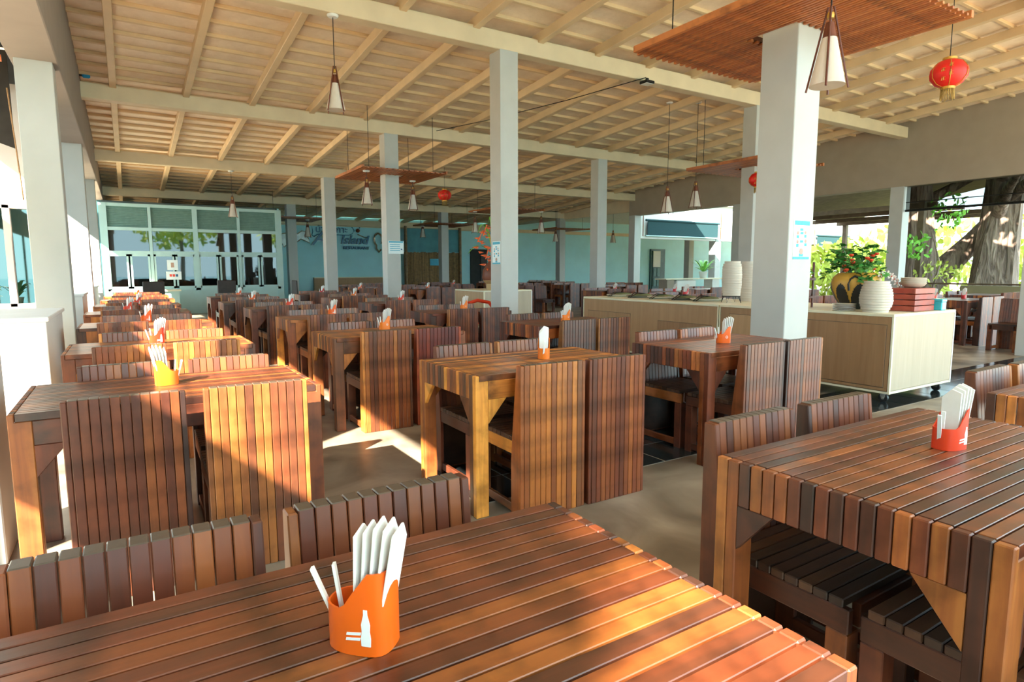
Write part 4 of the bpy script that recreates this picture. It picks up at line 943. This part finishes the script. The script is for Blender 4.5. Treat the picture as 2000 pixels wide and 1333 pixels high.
# white counter with plant in the far right
t = thing('white_service_counter', 'far service counter with pale top and white front', 'counter', (15.9, 15.3, 0))
MB().box(0, 3.0, 0, .55, .92, .96).build('counter_top', M_CREAM, t); MB().box(.55, 1.55, .02, .5, 0, .90).build('white_front', M_WHITE, t, bevel=.03); MB().box(.15, .50, .1, .5, 0, .92).build('leg', M_GREY, t); MB().box(2.5, 2.85, .1, .5, 0, .92).build('leg', M_WHITE, t)
def palm_pot(x, y, z, label, s=1.0, nl=16, mat=M_LEAFB, seed=2):
    t = thing('potted_palm', label, 'plant', (x, y, z)); rnd = random.Random(seed)
    MB().lathe([(.10*s,0),(.14*s,.2*s),(.15*s,.22*s),(.12*s,.2*s),(0,.18*s)], 16).build('pot', M_WHITE, t, True)
    for k in range(nl):
        a = rnd.uniform(0, 6.28); L = rnd.uniform(.35,.6)*s; up = rnd.uniform(.15,.5)*s
        m = MB(); n = 6; vs = []
        for i in range(n+1):
            u = i/n; wd = .05*s*math.sin(math.pi*(.08+.9*u)); r_ = L*u; zz = .2*s+up*math.sin(u*2.0)
            vs += [(r_*math.cos(a)-wd*math.sin(a), r_*math.sin(a)+wd*math.cos(a), zz), (r_*math.cos(a)+wd*math.sin(a), r_*math.sin(a)-wd*math.cos(a), zz)]
        m.add(vs, [(2*i,2*i+1,2*i+3,2*i+2) for i in range(n)]); m.build('leaf', mat, t, True)
palm_pot(18.0, 15.5, .96, 'green potted palm on the far service counter', 1.1)
palm_pot(-1.35, 8.9, .8, 'leafy plant outside the left window', .55, 14, plain('olive_leaf', (.14,.24,.04), .5, .4, .3, 8), 9)
MB().box(-1.5, -1.2, 8.75, 9.05, -.2, .8).build('plant_stand', M_TIMB).update_tag()
tag(bpy.data.objects['plant_stand'], 'wooden stand under the leafy plant outside the left window', 'stand')

# ------------------------------------------------------------------ outside, right side
def outside():
    # low olive wall and rail between the right columns
    o = struct(MB().box(XC+.05, XC+.25, 3.7, 6.95, 0, .88).build('wall_right_low', plain('olive_paint', (.26,.24,.14), .7, .3, .06, 4)), 'olive low wall between the right columns')
    t = thing('handrail', 'thin dark rail on top of the low wall on the right', 'rail', (XC+.15, 0, 0)); MB().tube([(0,3.7,.915),(0,8.37,.915)], .02, 8).build('rail', M_TIMB, t, True); MB().tube([(0,7.6,0),(0,7.6,.91)], .015, 8).build('post', M_TIMB, t, True)
    # rolled net blind between the columns
    t = thing('net_blind', 'black see-through net blind hanging between the right columns', 'blind', (XC+.1, 3.8, 0))
    MB().add([(0,0,2.80),(0,4.55,2.80),(0,4.55,3.41),(0,0,3.41)], [(0,1,2,3)]).build('net', M_NET, t); MB().tube([(0,0,2.79),(0,4.55,2.79)], .03, 8).build('bottom_bar', M_IRON, t, True); MB().tube([(0,0,3.0),(0,4.55,3.0)], .012, 6).build('batten', M_IRON, t, True)
    # timber eave beyond
    t = thing('timber_lean_to', 'brown timber lean-to roof outside behind the taupe beam', 'roof', (20, 9.0, 0))
    MB().add([(0,0,4.3),(6,0,4.3),(6,6,3.25),(0,6,3.25),(0,0,4.35),(6,0,4.35),(6,6,3.3),(0,6,3.3)], [(0,3,2,1),(4,5,6,7),(0,1,5,4),(1,2,6,5),(2,3,7,6),(3,0,4,7)]).build('roof_boards', M_TIMB, t)
    for x in (.3, 2, 4, 5.8): MB().box(x-.06, x+.06, -.1, 6.1, 3.1, 3.24).build('rafter', M_TIMB, t)
    for (x, y) in ((.1,.2),(5.9,.2),(.1,5.8),(5.9,5.8)): MB().box(x-.08, x+.08, y-.08, y+.08, -.2, 3.3).build('post', M_TIMB, t)
    def trunk(name, label, x, y, r, seed, lean=(0,0), h=9):
        t = thing(name, label, 'tree', (x, y, -.2)); rnd = random.Random(seed); n = 22; m = MB(); vs = []; L = 16
        ph = [rnd.uniform(0, 6.28) for _ in range(6)]
        for i in range(L+1):
            u = i/L; z = h*u; rr = r*(1+.55*math.exp(-u*9))*(1-.25*u)
            for k in range(n):
                a = 2*math.pi*k/n; q = rr*(1+.10*math.sin(3*a+ph[0]+u*2)+.07*math.sin(5*a+ph[1]-u*3)+.04*math.sin(9*a+ph[2])+.05*math.sin(u*14+ph[3]+2*a))
                vs.append((q*math.cos(a)+lean[0]*u, q*math.sin(a)+lean[1]*u, z))
        m.add(vs, [(i*n+k, i*n+(k+1) % n, (i+1)*n+(k+1) % n, (i+1)*n+k) for i in range(L) for k in range(n)]); m.build('trunk', M_BARK, t, True)
        for k in range(3):
            a = rnd.uniform(0, 6.28); z0 = rnd.uniform(2.6, 5); MB().tube([(0,0,z0),(1.2*math.cos(a),1.2*math.sin(a),z0+.7),(2.8*math.cos(a),2.8*math.sin(a),z0+1.1)], [r*.4,r*.26,r*.12], 10).build('branch', M_BARK, t, True)
        return t
    t1 = trunk('shade_tree', 'massive old tree trunk outside, left of the pair', 21.8, 9.85, .46, 1, (-.8, .3))
    t2 = trunk('shade_tree', 'massive old tree trunk outside, right of the pair', 22.3, 8.15, .52, 2, (.4, -.2))
    MB().tube([(0,0,.8),(1.0,-1.0,2.4),(1.6,-2.0,4.0)], [.42,.3,.22], 12).build('fork', M_BARK, t1, True)
    def leaves(parent, name, c, R, n, size, mat, seed, flat=1):
        rnd = random.Random(seed); vs = []; fs = []
        for k in range(n):
            while True:
                p = Vector((rnd.uniform(-1,1), rnd.uniform(-1,1), rnd.uniform(-1,1)))
                if p.length < 1: break
            p = Vector((c[0]+p.x*R[0], c[1]+p.y*R[1], c[2]+p.z*R[2]))
            e = Euler((rnd.uniform(0,6.28), rnd.uniform(0,6.28), rnd.uniform(0,6.28))).to_matrix(); s = size*rnd.uniform(.6,1.3)
            b0 = len(vs)
            for (u, v) in ((-.9,0),(-.3,.45),(.5,.4),(1,0),(.5,-.4),(-.3,-.45)): vs.append(tuple(p+e @ Vector((u*s, v*s, .12*s*abs(v)))))
            fs.append((b0,b0+1,b0+2,b0+3,b0+4,b0+5))
        m = MB(); m.add(vs, fs); return m.build(name, mat, parent, kind='stuff')
    s = thing('leafy_shrub', 'bright green leafy branch between the two tree trunks', 'shrub', (19.5, 8.7, -.2))
    MB().tube([(0,0,0),(.3,-.2,1.6),(.1,0,2.6)], [.05,.03,.015], 6).build('stem', M_BARK, s, True)
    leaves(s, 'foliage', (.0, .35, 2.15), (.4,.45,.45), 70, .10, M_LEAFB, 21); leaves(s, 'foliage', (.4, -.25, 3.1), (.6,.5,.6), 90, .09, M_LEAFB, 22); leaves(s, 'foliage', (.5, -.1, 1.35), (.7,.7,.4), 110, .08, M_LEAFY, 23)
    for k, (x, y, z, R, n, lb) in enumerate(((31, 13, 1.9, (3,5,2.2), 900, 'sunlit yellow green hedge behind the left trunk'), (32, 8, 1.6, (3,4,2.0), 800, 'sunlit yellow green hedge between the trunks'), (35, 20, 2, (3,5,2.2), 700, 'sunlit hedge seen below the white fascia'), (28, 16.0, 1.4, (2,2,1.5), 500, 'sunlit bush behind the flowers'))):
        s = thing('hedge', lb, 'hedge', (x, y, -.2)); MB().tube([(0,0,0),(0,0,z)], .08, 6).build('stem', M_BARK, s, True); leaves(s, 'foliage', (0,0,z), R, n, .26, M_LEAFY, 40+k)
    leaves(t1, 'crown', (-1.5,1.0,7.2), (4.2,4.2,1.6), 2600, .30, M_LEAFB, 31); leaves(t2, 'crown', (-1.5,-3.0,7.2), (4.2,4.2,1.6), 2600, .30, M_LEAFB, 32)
    # trees on the sea side and sun side, whose leaves dapple the light
    def tree(x, y, h, R, n, seed, label, size=.28):
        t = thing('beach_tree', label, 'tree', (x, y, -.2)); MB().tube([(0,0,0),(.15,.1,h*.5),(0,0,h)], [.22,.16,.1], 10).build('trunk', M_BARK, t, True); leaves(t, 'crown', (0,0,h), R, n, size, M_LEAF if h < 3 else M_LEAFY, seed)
    tree(-8.2, -7.1, 8.1, (1.6,1.1,1.3), 190, 51, 'beach tree on the left outside the view'); tree(-7.4, -4.05, 7.6, (1.6,.42,1.3), 260, 52, 'second beach tree on the left outside the view'); tree(-7.6, 3.4, 7.6, (1.8,1.4,1.5), 300, 56, 'third beach tree on the left outside the view')
    for k in range(7): tree(-7.6+.4*(k % 2), -12+3.2*k, 2.3, (1.2,1.75,2.1), 520, 60+k, 'unseen dense shrub tree added to dim the left side, %s along the hedge' % ORD[k], .34)  # unseen hedge, added to hold back sky light from the left
    tree(-13, -14, 5.2, (3,3,2), 700, 53, 'tree by the water behind the camera'); tree(4, -18, 5.2, (3.5,3,2), 700, 54, 'tree by the water behind the camera, middle'); tree(13, -16, 5.2, (3.5,3,2), 700, 55, 'tree by the water behind the camera, right')
    struct(MB().add([(-90,-120,-.19),(120,-120,-.19),(120,-12,-.19),(-90,-12,-.19)], [(0,1,2,3)]).build('ground_sea', M_SEAW), 'sea behind the camera')
    return leaves
outside()

lf = MB().add([(-.03,0,.004),(-.01,.012,.008),(.02,.010,.004),(.035,0,.007),(.02,-.010,.005),(-.01,-.012,.008)], [(0,1,2,3,4,5)]).build('fallen_leaf', M_LEAFY, loc=(2.455, 2.003, 0), rot=(0,0,.4))
tag(lf, 'small yellow green fallen leaf on the concrete floor', 'leaf')
